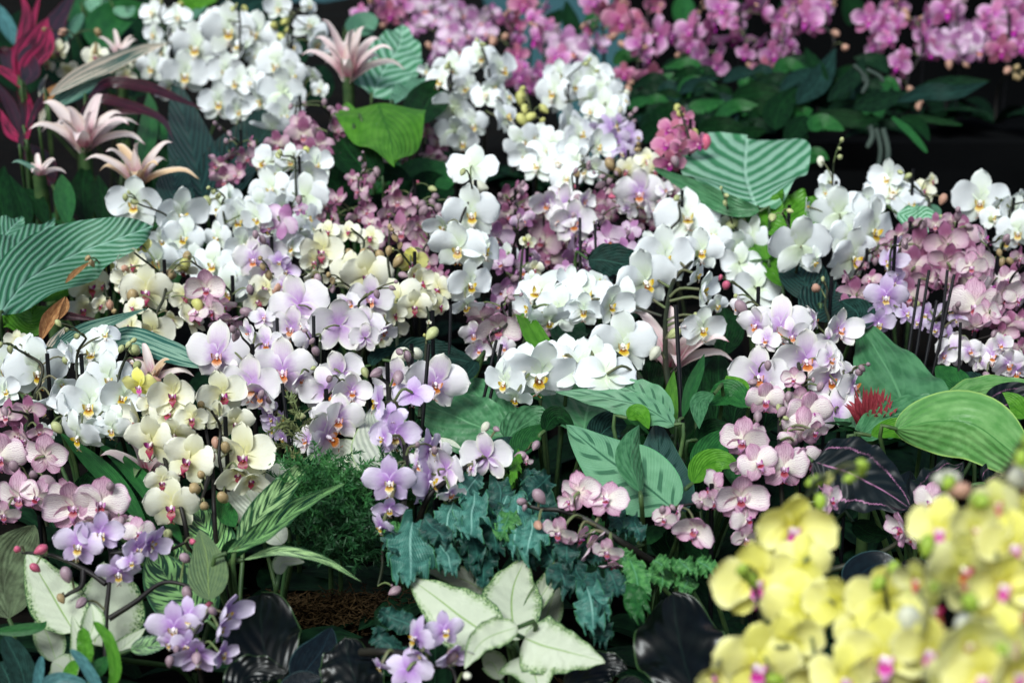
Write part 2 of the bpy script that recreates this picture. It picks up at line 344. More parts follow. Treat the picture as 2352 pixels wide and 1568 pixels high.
def orchid(key, label, group, fl, buds='', dz=0, spikes=None, nsp=None, leaves=4, stake=1, rad=.0026, stem=None, ref=None, D0=None):
    """one potted orchid: its flowers (x, y, span, yaw, pitch, roll) and buds (x, y, size, colour) as they stand on its spikes"""
    F = parse(fl, 0); B = parse(buds, 0)
    ym = ref if ref is not None else sum(f[1] for f in F)/max(1, len(F)) if F else B[0][1]
    def DD(y): return (D0 if D0 is not None else .5*(dep(y)+dep(ym))) + dz - (0 if D0 is None else (y-ym)*.00025)
    fp = []
    for f in F:
        if len(f) == 3 and f[2] < 72 and len(F) > 6 and R.random() < .22: continue        # the spikes are not full: gaps stay
        D = DD(f[1]) + R.uniform(-.018, .018); p = P(f[0], f[1], D); s = f[2]/3920*D
        yaw = f[3] if len(f) > 3 else (R.gauss(0, 24 if f[2] > 80 else 42) if R.random() > .12 else 180+R.gauss(0, 30)); pit = f[4] if len(f) > 4 else R.gauss(-4, 18); rol = f[5] if len(f) > 5 else R.gauss(0, 18)
        kk = f[6] if len(f) > 6 else key
        fp.append((p, s, orient(yaw, pit, rol), kk))
    bp = [(P(b[0], b[1], DD(b[1]) - .004), b[2]/3920*DD(b[1]), b[3]) for b in B]
    allp = [q[0] for q in fp] + [q[0] for q in bp]
    xs = sorted(p.x for p in allp); xm = sum(xs)/len(xs); zl = min(p.z for p in allp); yb = sum(p.y for p in allp)/len(allp)
    base = Vector((xm, yb+.07, soil(xm, yb+.07)))
    root = thing('orchid_plant', base, label, 'orchid', group)
    def loc(p): return p - base
    paths = []
    if spikes:
        for sp in spikes:
            paths.append(cr([P(q[0], q[1], DD(q[1]) + .02 + (q[2] if len(q) > 2 else 0)) for q in sp], 8*len(sp)))
    else:
        k = nsp or (1 if xs[-1]-xs[0] < .13 else 2 if xs[-1]-xs[0] < .26 else 3)
        for i in range(k):
            lo, hi = xs[0]+(xs[-1]-xs[0])*i/k-1e-6, xs[0]+(xs[-1]-xs[0])*(i+1)/k+1e-6
            mem = sorted([p for p in allp if lo <= p.x <= hi], key=lambda p: p.z)
            if not mem: continue
            mx = sum(p.x for p in mem)/len(mem); my = sum(p.y for p in mem)/len(mem)+(.03 if D0 else R.choice([.035, .02, -.02]))
            bx = xm + (mx-xm)*.5; by = my+R.uniform(.0, .04)
            pts = [Vector((bx, by, soil(bx, by))), Vector((bx+(mx-bx)*.4, by, soil(bx, by)+max(.02, (mem[0].z-soil(bx, by)))*.6))]
            step = max(1, len(mem)//3)
            for p in mem[::step]: pts.append(Vector((mx+(p.x-mx)*.35, my+(p.y-my)*.3, p.z)))
            pts.append(Vector((mx+(mem[-1].x-mx)*.6, my-.01, mem[-1].z+.012)))
            paths.append(cr(pts, 6*len(pts)))
    if not spikes and len(B) < 5 and F:
        bc = {'W': 'g', 'D': 'm', 'M': 'm', 'L': 'm', 'C': 'b', 'P': 'm', 'V': 'm', 'K': 'k', 'R': 'k', 'Y': 'r', 'G': 'r'}[key]
        for pth in paths:
            d_ = (pth[-1]-pth[-4]).normalized()*.6+Vector((R.uniform(-.7, .7), -.3, .3))
            for j in range(R.choice([1, 2, 3])):
                bp.append((pth[-1]+d_*(.012+.017*j)+Vector((R.uniform(-.008, .008), -.012, 0)), R.uniform(.010, .015)-.002*j, bc))
    mb = MB()
    for pth in paths:
        mb.tube([loc(p) for p in pth], [rad*(1.25-.7*i/len(pth)) for i in range(len(pth))], 0, 7)
    mp = [p for pth in paths for p in pth[len(pth)//4:]]
    for p, s, M, kk in fp:
        back = p + M.to_3x3() @ Vector((0, s*.06, 0)); q = min(mp, key=lambda a: (a-back).length + .5*max(0, a.z-back.z))
        mid = back.lerp(q, .45) + M.to_3x3() @ Vector((0, s*.14, 0)) + Vector((0, 0, .006))
        mb.tube([loc(a) for a in cr([q, mid, back], 6)], rad*.55, 1, 5)
    for p, s, c in bp:
        q = min(mp, key=lambda a: (a-p).length); mid = p.lerp(q, .5) + Vector((0, .005, s*.35))
        mb.tube([loc(a) for a in cr([q, mid, p], 5)], rad*.45, 1, 5)
    mb.obj('flower_spike', [stem or m_stem, m_ped], root)
    for p, s, M, kk in fp:
        fm = flower_meshes(kk); v = R.choice([0, 0, 1, 2, 3, 4, 5, 6, 7]) if len(str(kk)) and s < .075 else R.choice([0, 0, 1, 2, 4, 7]); sep, pet, lip = fm[v]
        o = link('flower', sep, root, Matrix.Translation(loc(p)) @ M @ Matrix.Diagonal((s*R.uniform(.95, 1.05), s, s*R.uniform(.95, 1.05), 1)))
        link('petal', pet[0], o); link('petal', pet[1], o); link('lip', lip, o)
    for p, s, c in bp:
        e = Euler((R.uniform(1.6, 3.6), R.uniform(-.7, .7), R.uniform(0, 6))).to_matrix().to_4x4()
        link('bud', BM[c], root, Matrix.Translation(loc(p)) @ e @ Matrix.Diagonal((s*.95, s*.95, s, 1)))
    if stake:
        for pth in paths[:stake]:
            a = pth[0]; b = pth[int(len(pth)*R.uniform(.6, .85))]; m = MB(); off = Vector((.006, .004, 0))
            a = Vector((b.x*.9+a.x*.1, b.y, soil(a.x, a.y)))
            m.tube([loc(a+off), loc(a.lerp(b, .5)+off), loc(b+off+Vector((0, 0, .02)))], .0028, 0, 6); m.obj('support_stake', m_stake, root)
    if leaves: strap_leaves(root, Vector((0, 0, .0)), leaves)
    return root
def stakes(root, lines, dz=0, r=.003):
    for x0, y0, x1, y1 in lines:
        D = dep(.5*(y0+y1))+dz; a = P(x0, y0, D)-root.location; b = P(x1, y1, D)-root.location; m = MB()
        m.tube([a, a.lerp(b, .5)+Vector((.001, 0, 0)), b], r, 0, 7); m.obj('support_stake', m_stake, root)
# ------------------------------------------------------------------ leaf materials
def leaf_stripes(name, dark, light, n=11, slant=1.5, edge=None, sharp=(.1, .95), rough=.42, trans=.15, back=None, mid=None, amt=.75):
    t = NT(name); nz = t.noise(t.scaled(t.uv, 2, 5), 2, 3)
    ph = t.M('ADD', t.M('MULTIPLY', t.M('SUBTRACT', t.V, t.M('MULTIPLY', t.M('POWER', t.a, 1.15), slant)), n*2*PI), t.M('MULTIPLY', nz, 4.0))
    s = t.M('MULTIPLY_ADD', t.M('SINE', ph), .5, .5)
    s2 = t.M('MULTIPLY_ADD', t.M('SINE', t.M('MULTIPLY', ph, 3)), .5, .5)
    f = t.M('MULTIPLY', t.ss(t.M('MULTIPLY_ADD', s2, .14, s), *sharp), amt)
    c = t.mix(f, hx(dark), hx(light))
    if mid: c = t.mix(t.ss(t.a, .07, .02), c, hx(mid))
    c = t.mix(t.ss(t.a, .035, .01, 0, .8), c, hx(light))
    t.bump(t.M('ADD', t.M('MULTIPLY', t.M('SINE', ph), .5), t.ss(t.a, .0, .06)), .5, .004)
    return t.done(t.vary(c, .88, 1.06), rough, .4, trans)
def leaf_plain(name, a, b, midc=None, rough=.42, spec=.4, trans=.12, nv=16, slant=2.5, amt=.25, coat=0, edge=None, wide=.05, bumpd=.0025, nb=3):
    t = NT(name); nz = t.noise(t.scaled(t.uv, 2.5, 4), 2, 4)
    c = t.mix(t.ss(nz, .35, .68), hx(a), hx(b))
    ph = t.M('MULTIPLY', t.M('SUBTRACT', t.V, t.M('MULTIPLY', t.a, slant/nv*2.2)), nv*2*PI); sn = t.M('SINE', ph)
    c = t.mix(t.M('MULTIPLY', t.ss(sn, .5, 1), amt), c, hx(midc or b))
    if midc: c = t.mix(t.ss(t.a, wide, wide*.3), c, hx(midc))
    if edge: c = t.mix(t.ss(t.a, .93, .985), c, hx(edge))
    t.bump(t.M('ADD', t.M('MULTIPLY', sn, .6), t.M('MULTIPLY', t.noise(t.scaled(t.uv, 4, 6), 2, 3), nb)), .35, bumpd)
    return t.done(t.vary(c, .85, 1.08), rough, spec, trans, coat)
def leaf_fingers(name, base, base2, fing, edge=None):
    t = NT(name); nz = t.noise(t.scaled(t.uv, 3, 4), 2, 3); N = 6.5
    c = t.mix(nz, hx(base), hx(base2))
    ph = t.M('MULTIPLY', t.M('SUBTRACT', t.V, t.M('MULTIPLY', t.a, .22)), N*2*PI); s = t.M('SINE', t.M('ADD', ph, t.M('MULTIPLY', t.ss(t.U, .49, .51), 1.9)))
    win = t.M('MULTIPLY', t.ss(t.a, .1, .2), t.ss(t.a, .74, .55))
    f = t.M('MULTIPLY', t.ss(t.M('SUBTRACT', s, t.M('MULTIPLY', t.a, .5)), .35, .5), win)
    c = t.mix(t.M('MULTIPLY', f, .9), c, hx(fing)); c = t.mix(t.ss(t.a, .05, .02), c, hx(fing))
    fine = t.M('SINE', t.M('MULTIPLY', ph, 6)); c = t.mix(t.ss(fine, .2, 1, 0, .12), c, hx(fing))
    if edge: c = t.mix(t.ss(t.a, .95, .99), c, hx(edge))
    t.bump(t.M('ADD', t.M('SINE', ph), t.M('MULTIPLY', fine, .25)), .35, .003)
    return t.done(t.vary(c, .9, 1.05), .4, .4, .12)
def leaf_aglao(name, body, green, green2):
    t = NT(name); nz = t.noise(t.scaled(t.uv, 5, 7), 3, 5, .65); n2 = t.noise(t.scaled(t.uv, 14, 14), 3, 3)
    e = t.M('ADD', t.a, t.M('MULTIPLY', t.M('SUBTRACT', nz, .5), .9))
    c = t.mix(t.ss(e, .58, .98, 0, .75), hx(body), hx(green2))
    e2 = t.M('MAXIMUM', t.M('MULTIPLY', t.ss(e, .74, .86), t.ss(n2, .48, .55)), t.ss(t.a, .955, .985))
    c = t.mix(e2, c, hx(green)); c = t.mix(t.ss(t.a, .045, .02, 0, .85), c, hx(green2))
    ph = t.M('MULTIPLY', t.M('SUBTRACT', t.V, t.M('MULTIPLY', t.a, .25)), 8*2*PI)
    t.bump(t.M('ADD', t.M('MULTIPLY', t.M('SINE', ph), .25), t.M('ADD', t.M('MULTIPLY', nz, 1.5), t.ss(t.a, 0, .06, 0, 1))), .3, .002)
    return t.done(t.vary(c, .92, 1.04), .4, .4, .2)
def leaf_streaks(name, dark, light, rough=.4, n=26, amt=1, edge=None):
    """jagged light streaks slanting out of the midrib"""
    t = NT(name); ph = t.M('SUBTRACT', t.V, t.M('MULTIPLY', t.a, .34))
    cv = t.n.new('ShaderNodeCombineXYZ'); t.put(t.M('MULTIPLY', ph, n), cv.inputs[0]); t.put(t.M('MULTIPLY', t.a, 1.3), cv.inputs[1]); t.put(t.M('MULTIPLY', t.ss(t.U, .49, .51), 7), cv.inputs[2])
    nz = t.noise(cv.outputs[0], 1.0, 2, .5)
    f = t.M('MULTIPLY', t.ss(nz, .47, .53), t.ss(t.a, .96, .8)); c = t.mix(t.M('MULTIPLY', f, amt), hx(dark), hx(light))
    if edge: c = t.mix(t.ss(t.a, .94, .985), c, hx(edge))
    t.bump(t.M('SINE', t.M('MULTIPLY', ph, 60)), .3, .002)
    return t.done(t.vary(c, .9, 1.05), rough, .4, .12)
def leaf_long(name, cols, n=5, rough=.45, trans=.15):
    """long streaks along the leaf in several colours"""
    t = NT(name); nz = t.noise(t.scaled(t.uv, n, .7), 2, 3)
    c = hx(cols[0])
    for i, q in enumerate(cols[1:]): c = t.mix(t.ss(nz, .34+.14*i, .39+.14*i), c, hx(q))
    return t.done(t.vary(c, .9, 1.05), rough, .35, trans)
def leaf_bract(name, base, mid, edge):
    t = NT(name); nz = t.noise(t.scaled(t.uv, 9, 1.2), 2, 3); w_ = t.M('ADD', t.V, t.M('MULTIPLY', t.M('SUBTRACT', nz, .5), .9))
    c = t.mix(t.ss(w_, .02, .38), hx(base), hx(mid)); c = t.mix(t.ss(t.a, .5, .9), c, hx(edge)); c = t.mix(t.ss(t.V, .88, 1, 0, .7), c, hx(base))
    return t.done(t.vary(c, .9, 1.05), .45, .35, .25)
def leaf_rose(name):
    t = NT(name); nz = t.noise(t.scaled(t.uv, 6, 26), 2, 3); n2 = t.noise(t.scaled(t.uv, 2, 3), 2, 3)
    e = t.M('ADD', t.a, t.M('MULTIPLY', t.M('SUBTRACT', nz, .5), .16))
    f = t.M('MAXIMUM', t.M('MULTIPLY', t.ss(e, .61, .63), t.ss(e, .68, .66)), t.M('MULTIPLY', t.ss(t.a, .035, .015), t.ss(t.V, .02, .1)))
    c = t.mix(n2, hx('#080c0e'), hx('#141f22'))
    c = t.mix(t.M('MULTIPLY', f, t.ss(n2, .38, .56, .1, .85)), c, hx('#9c6a8a'))
    ph = t.M('MULTIPLY', t.M('SUBTRACT', t.V, t.M('MULTIPLY', t.a, .3)), 7*2*PI)
    t.bump(t.M('SINE', ph), .3, .003)
    return t.done(c, .42, .18, 0)
ML = dict(
 orb=leaf_stripes('silver striped leaf', '#2e6a48', '#8fbba6', 11, .55, amt=.55, edge= '#2c6848'),
 orb2=leaf_stripes('pale striped leaf', '#3f8458', '#a6d2b8', 9, .34, '#5a9a70'),
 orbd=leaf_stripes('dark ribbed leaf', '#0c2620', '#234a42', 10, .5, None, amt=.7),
 lime=leaf_plain('bright green leaf', '#4c8c20', '#64a432', '#3c7a1c', trans=.35, nv=7, amt=.3),
 mid=leaf_plain('mid green leaf', '#1c5424', '#2c6a30', '#1c5424', trans=.2, nv=8),
 sage=leaf_plain('grey green leaf', '#356b42', '#53895e', '#5f9668', trans=.2, nv=5, slant=1.5, amt=.25, wide=.04),
 apple=leaf_plain('pale apple green leaf', '#5f9a50', '#80b46c', '#4c8a44', trans=.3, nv=3, slant=2, amt=.12, edge='#a4cc70', wide=.03),
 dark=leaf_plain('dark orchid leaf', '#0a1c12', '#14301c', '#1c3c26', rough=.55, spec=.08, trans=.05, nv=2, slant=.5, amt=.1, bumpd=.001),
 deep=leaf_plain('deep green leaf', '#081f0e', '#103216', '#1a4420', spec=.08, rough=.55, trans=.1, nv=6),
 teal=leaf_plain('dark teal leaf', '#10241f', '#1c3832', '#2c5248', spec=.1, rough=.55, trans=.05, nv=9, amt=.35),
 pea=leaf_fingers('pale leaf with dark fingers', '#538760', '#78a885', '#2f5e42', '#5a9a6a'),
 pead=leaf_fingers('dark leaf with darker fingers', '#2c4a44', '#34544a', '#14342a', '#3c6a54'),
 agl=leaf_aglao('white leaf with green freckled rim', '#c4cdb4', '#265428', '#86a65c'),
 agd=leaf_aglao('grey white leaf with green rim', '#9aa290', '#2c5030', '#8aa46a'),
 cal=leaf_plain('ivory leaf', '#ccd3c0', '#d8ddcc', '#b0c29a', trans=.25, nv=6, amt=.2, edge='#b0c890'),
 fish=leaf_streaks('lime streaked dark leaf', '#143a26', '#7fae6a', n=22, edge='#3c6a44'),
 fish2=leaf_streaks('yellow green streaked leaf', '#1c4426', '#9cc080', n=18, edge='#4c7a4c'),
 olive=leaf_plain('olive leaf underside', '#5a7250', '#6b8258', '#8aa25c', rough=.55, trans=.15, nv=5, wide=.035),
 olived=leaf_plain('brown olive leaf', '#3c4630', '#5a6a4c', '#4c5a40', rough=.5, trans=.1, nv=5, wide=.02),
 tri=leaf_long('cream and teal streaked leaf', ['#e3dcc8', '#d8c8b4', '#2c5a50', '#cbb4a2'], 4),
 trid=leaf_long('teal leaf with pale margin', ['#1f4a40', '#2c5c50', '#7ea08c', '#244c42'], 5),
 burg=leaf_plain('burgundy leaf', '#200c12', '#38121c', '#6a2038', rough=.3, spec=.5, trans=.05, nv=2, amt=.1, edge='#7a2844'),
 pink=leaf_long('pink and crimson leaf', ['#8c1238', '#a82450', '#3c0818', '#b85474'], 4),
 black=leaf_plain('glossy black leaf', '#040706', '#080e0c', '#0c1612', rough=.3, spec=.3, trans=0, nv=4, slant=1.4, amt=.1, edge='#2c4424', coat=0, bumpd=.0016, nb=.3),
 blackt=leaf_plain('black teal leaf', '#050c0f', '#0a171b', '#12242a', rough=.24, spec=.45, trans=0, nv=4, amt=.2, edge='#2c4848', coat=0, bumpd=.0006),
 rose=leaf_rose('near black leaf with pink ring'),
 brown=leaf_plain('dry tan leaf', '#8a5c34', '#b88a58', '#6a4426', rough=.7, trans=.1, nv=3),
 blue=leaf_plain('blue green fern leaf', '#286054', '#4a8476', '#7cac9e', rough=.45, trans=.1, nv=12, slant=4, amt=.25, wide=.07, edge='#3c7a50'),
 kaled=leaf_plain('dark blue green fern leaf', '#143832', '#28564c', '#366a5e', rough=.45, trans=.08, nv=12, slant=4, wide=.06, edge='#2c6040'),
 kaleg=leaf_plain('fresh green fern leaf', '#2f6a34', '#5a9850', '#5a946a', rough=.45, trans=.2, nv=12, slant=4, wide=.06),
 bluel=leaf_plain('smooth blue grey leaf', '#335e5e', '#4f8282', '#4a7a7a', rough=.4, nv=2, amt=.1, trans=.1),
 brW=leaf_bract('white pink bract', '#c87c98', '#eadcd8', '#e2cfc4'),
 brP=leaf_bract('peach bract', '#b88a64', '#e0c09a', '#ead4bc'),
 brS=leaf_bract('pink striped bract', '#c05078', '#ead4d4', '#eee0dc'),
 red=leaf_plain('red bract', '#943038', '#b44c58', '#6a2028', rough=.5, nv=2, trans=.15),
)
m_dark = ML['dark']
m_petiole = plain('leaf stalk', '#2f4a2a', '#4c6438', .5, .3, 0, 20)
PROF = {
 'ovate': lambda t: math.sin(PI*min(1, t**.72))**.75,
 'lance': lambda t: math.sin(PI*min(1, t**.8))**.95,
 'strap': lambda t: (.45+.55*min(1, t*3))*max(0, 1-t**5)**.6,
 'heart': lambda t: (min(1, (t+.02)/.16)**.45)*max(0, 1-t**1.8)**.85*1.02,
 'fan': lambda t: min(1, .25+.9*t**.6)*max(0, 1-t**7)**.5,
 'round': lambda t: max(0, 1-(2*t-1)**2)**.5,
 'bract': lambda t: (.75+.25*math.sin(PI*t))*max(0, 1-t**1.6)**.85,
}
def leaf_mesh(pts3, hw, prof='ovate', roll=0, fold=.25, rip=0, ripn=5, lob=0, lobn=9, nt=28, nu=9, rr=R, face=None, curl=0, phys=False):
    c = cr(pts3, nt); L = sum((c[i+1]-c[i]).length for i in range(nt)); pf = PROF[prof]
    campos = Vector((0, 0, CAM_H)); ph1, ph2 = rr.uniform(0, 6), rr.uniform(0, 6)
    rows, uvs = [], []
    for i in range(nt+1):
        t = i/nt; T = (c[min(i+1, nt)]-c[max(i-1, 0)]).normalized()
        N = face if face is not None else ((campos-c[i]).normalized()*.85 + Vector((0, 0, .5)))
        S = T.cross(N).normalized(); N = S.cross(T).normalized()
        r_ = math.radians(roll + curl*t); S, N = S*math.cos(r_)+N*math.sin(r_), N*math.cos(r_)-S*math.sin(r_)
        wd = hw*pf(max(0, min(1, t)))
        row, ur = [], []
        for j in range(nu):
            u = -1+2*j/(nu-1); lw = wd
            off = fold*abs(u)**1.3*wd + rip*hw*(u*u)*math.sin(t*ripn*2*PI+ph1+(u > 0)*1.7) + .25*rip*hw*math.sin(t*ripn*PI+u*2+ph2)
            if lob:
                q_ = t*lobn*PI+(u > 0)*.6; k = .72*abs(math.sin(q_))**.35+.28*abs(math.sin(3*q_+ph1))**.4; lw = wd*(1-lob*abs(u)**1.2*(1-k)); off += lob*hw*abs(u)**2*(.55*math.sin(t*lobn*2*PI+ph2+(u > 0)*2)+.3*math.sin(t*lobn*5.3*PI+ph1))
            row.append(c[i]+S*(u*lw)+N*off); ur.append((.5+.5*u*(pf(t) if phys else 1), t))
        rows.append(row); uvs.append(ur)
    m = MB(); m.grid(rows, uvs); return m
def plant(name, label, cat, leaves, group=None, dz=0, at=None, stalk=True, part='leaf', srad=.003):
    """leaves: (points [(x, y[, extra depth])], half width, material, profile, options)"""
    a = []
    for lf in leaves:
        pts = []
        for q in lf[0]: pts.append(P(q[0], q[1], dep(q[1]) + dz + lf[4].get('dz', 0) + (q[2] if len(q) > 2 else 0)))
        a.append(pts)
    b0 = sum((p[0] for p in a), Vector())/len(a); base = Vector((b0.x, b0.y, min(b0.z, soil(b0.x, b0.y)))) if at is None else at
    root = thing(name, base, label, cat, group)
    for pts, lf in zip(a, leaves):
        o = dict(lf[4]); o.pop('dz', 0); st = o.pop('stalk', stalk); o['phys'] = lf[2] in ('orb', 'orb2', 'orbd'); lb = o.pop('label', None)
        Dm = (pts[0]-Vector((0, 0, CAM_H))).length
        m = leaf_mesh([p-base for p in pts], lf[1]/3920*Dm, lf[3], face=((Vector((0, 0, CAM_H))-pts[0]).normalized()*.9+Vector((0, 0, .45))), **o)
        ob = m.obj(part, ML[lf[2]] if isinstance(lf[2], str) else lf[2], root)
        if lb: ob['label'] = lb
        if st and pts[0].z > base.z+.03:
            s = MB(); p0 = pts[0]-base; d = (pts[0]-pts[1]).normalized()
            s.tube(cr([p0, p0+d*.02+Vector((0, .012, -.01)), p0*.35+Vector((0, .02, 0)), Vector((0, .01, 0))], 9), [srad*(.8+.04*i) for i in range(10)], 0, 6)
            s.obj('stalk', m_petiole, root)
    return root
def bromeliad(label, x, y, size, mats, n=12, group='bromeliads with pointed bracts', dz=0, tall=1.0, seed=1, low=True, flat=.5):
    rr = random.Random(seed); D = dep(y)+dz; c = P(x, y, D); s = size/3920*D
    base = Vector((c.x, c.y+.04, soil(c.x, c.y))); root = thing('bromeliad', base, label, 'bromeliad', group); c0 = c-base
    for i in range(n):
        ring = i/n; a = i*2.4+rr.uniform(-.3, .3); out = .25+.85*(1-ring)**.6; l = s*(.75+.35*rr.random())
        e = Vector((math.cos(a), math.sin(a)*.8, 0)); up = (.35+1.1*ring)*tall
        pts = [c0+Vector((0, 0, -.12*s+.1*s*ring)), c0+e*(l*out*.35)+Vector((0, 0, l*.30*up)), c0+e*(l*out*.75)+Vector((0, 0, l*.55*up)), c0+e*(l*out)+Vector((0, 0, l*(.62*up-flat*.35*(1-ring))))]
        m = leaf_mesh(pts, s*.15*rr.uniform(.8, 1.15), 'bract', fold=.45, nt=10, nu=5, face=Vector((0, -.5, 1)), rr=rr); m.obj('bract', ML[rr.choice(mats)], root)
    st = MB(); st.tube([Vector((0, 0, 0)), c0*.5, c0], [.012, .01, .012], 0, 8); st.obj('stalk', m_petiole, root)
    if low:
        for i in range(7):
            a = i*.9+rr.random(); e = Vector((math.cos(a), math.sin(a), 0)); h = c0.z
            pts = [Vector((0, 0, .02)), e*.03+Vector((0, 0, h*.35)), e*.09+Vector((0, 0, h*.6)), e*.2+Vector((0, 0, h*.62))]
            m = leaf_mesh(pts, .018, 'strap', fold=.4, nt=10, nu=5, face=Vector((0, -.5, 1)), rr=rr); m.obj('leaf', ML['mid'], root)
    return root
# ================================================================== the orchids, from the back of the bed to the front
GW = 'white orchids'; GK = 'pink orchids along the back'; GM = 'mauve orchids in the middle of the bed'; GC = 'cream orchids with crimson lips'
GL = 'lilac white orchids with orange lips'; GP = 'veined pink orchids'; GV = 'small lavender orchids'; GY = 'yellow orchids in the foreground'
# ---- pink orchids along the back
def back(label, fl, buds='', key='K', dz=.55, **k):
    return orchid(key, label, GK, fl, buds, dz=dz, rad=.003, stem=m_stemd, ref=60, leaves=k.pop('leaves', 6), **k)
back('leftmost pink orchid of the back row, beside the slate blue wall', '825,32,60 853,65,50 895,32,75,10,0,0,R 923,12,70 945,55,50 933,75,50 870,15,50', '905,5,20,k 880,60,18,k')
back('pale pink orchid above the pointed tip of the silver leaf at the back', '978,20,90,0,0,0 1028,15,80 978,80,65 1030,57,60 1000,45,60 960,60,60 993,135,60 1005,110,50', '985,105,20,k', 'M')
back('lilac pink orchid just above the white spike with the bent black stem', '1063,32,70 1100,50,80 1038,87,80 1075,80,70 1085,15,60 1120,75,60 1060,115,60,-30 1130,30,50', '1133,95,26,k 1160,85,20,k', 'M')
back('magenta pink orchid between the two white spikes of the upper centre', '1133,8,60 1160,45,55 1165,18,60 1186,58,55,0,0,0,R 1201,12,80,0,0,0,R 1163,120,60 1188,125,60,0,0,0,R 1256,15,60 1225,40,60 1190,90,50', '1130,90,20,k 1150,140,16,k')
back('deep pink orchid close behind the white cluster at the upper centre', '1236,92,85,-60,0,20 1248,122,70 1283,130,75 1198,152,65 1191,178,80,20,10,0 1213,200,65 1165,190,60 1240,165,60,30 1220,130,55 1260,60,50 1175,155,60', '1232,60,16,k')
back('salmon pink orchid whose topmost bloom faces straight out', '1363,8,75,10,-30,0,K 1391,25,75 1428,47,105,0,0,0 1461,55,70,20 1351,68,50,-70 1425,15,60 1450,80,55,30,20,0 1478,75,55', '1408,85,22,k 1428,102,20,k 1480,110,18,k', 'R')
back('pink orchid directly above the top white blooms of the right white cluster', '1306,105,100,-10,0,0 1325,122,85 1373,105,65,60 1290,105,60 1345,100,50 1270,80,50', '1395,90,22,k 1340,60,16,k', 'M')
back('pink orchid with pale blooms seen from their edges at the back', '1501,12,55,0,0,0,R 1468,100,75,10 1513,82,110,-70,-10,50 1538,85,60,30 1483,140,65,70 1498,178,85,0,30,0,R 1433,170,60,0,0,0,R 1478,120,50', '1443,205,20,k 1450,190,14,k')
back('pink orchid with a pale bud hanging beside its lowest bloom', '1586,70,80,-15 1581,107,60,0,20,0 1633,62,100,70,0,60 1606,130,80 1638,152,85,0,20,20 1650,120,60,60 1590,40,40', '1573,145,26,k 1556,128,16,k')
back('pink orchid with a whitish bloom turned up to show its underside', '1656,20,90,10 1686,90,100,0,75,0 1713,125,60 1743,100,65,60 1726,15,85 1694,60,50,0,0,0,K 1751,32,60 1760,70,55 1670,50,50', '1736,210,18,k 1736,232,18,k 1720,150,14,k')
back('salmon pink orchid to the left of the dark leaves at the back right', '1756,162,75,-20,0,0,R 1776,125,75 1779,15,65 1794,45,65 1794,77,60 1776,172,60,0,30,0,R 1796,187,60,10,40,0 1810,120,55,60', '1776,220,20,k 1815,180,12,k', 'K')
back('large pale pink orchid bloom with lilac ones behind, right of the dark gap', '1849,45,105,-15,0,0 1891,20,90,30 1829,125,65,70,0,0 1812,100,60,40 1870,60,60 1823,15,60', '1919,77,24,k 1941,110,22,k 1884,45,20,k', 'K')
back('pink orchid hanging leftmost of the group in the top right corner', '1996,45,90,-10,0,0 2026,67,70,20,10,0 2009,110,65,-60,20,-30 2059,15,75 2059,55,65 2040,90,60 2030,30,60', '2080,30,24,k', 'K')
back('pink orchid in the top right corner with one bloom hanging far below', '2124,50,95,60,0,0 2104,8,60 2139,117,75,-10,20,0 2066,150,75,-50,10,20 2054,190,50,-60,30,0 2120,85,70,30 2075,125,45,-30 2100,60,50', '2091,207,22,k 2109,245,18,k 2115,235,14,k 2083,42,20,k', 'K')
back('mauve pink orchid in the top right corner turned half away', '2174,25,95,0,0,0,K 2176,105,95,0,160,0 2221,87,85,-20,0,0 2244,115,95,20,0,0 2200,60,60 2160,85,60 2200,120,70 2195,8,60', '2219,150,16,k 2180,148,22,k', 'M')
back('rightmost pink orchid of the back row with buds dangling below', '2279,32,85,-40 2266,55,60,-60 2326,65,95,0,0,0 2314,15,90 2299,115,85,0,10,0,R 2344,107,70 2285,80,60,-40 2340,35,70', '2314,162,22,k 2335,155,16,b 2340,180,14,b 2332,175,14,b 2350,170,14,b', 'K')
# ---- white orchids, upper left
orchid('W', 'white orchid in the upper left corner standing nearest the cream striped leaves', GW,
 '352,30,75,-20 355,78,65,-30,0,0 408,40,75 450,108,130,-5,0,0 425,170,115,5,10,0 350,155,85,-15 392,200,80,0,30,0 375,120,60,-40 398,80,60', '305,145,26,w 415,10,18,y')
orchid('W', 'tall white orchid behind the arching burgundy leaf, its blooms in the upper left', GW,
 '525,70,135,5,0,0 557,112,95 520,165,100,-10,0,0 502,235,105,5,0,0 542,300,70,0,60,0 480,45,80 545,190,90 575,185,80 545,255,70,20 592,130,75 585,75,115', '562,20,18,y 540,330,14,m', dz=-.04, stem=m_stemd, rad=.0034)
orchid('W', 'white orchid with blooms stacked beside the pink striped bromeliad', GW,
 '640,20,70,0,-20,0 713,60,95,20 710,15,45,30 635,148,110,-5,5,0 650,215,130,170,0,0 653,265,100,10,10,0 625,300,120,0,40,0 670,175,90,30 720,172,55 735,205,50 668,110,70 725,100,80,40 600,230,80,-40 690,130,60 685,240,60,60', '630,60,26,y 655,50,22,y 660,70,20,y 645,85,24,y 700,300,14,m', dz=-.06, stem=m_stemd, rad=.0034)
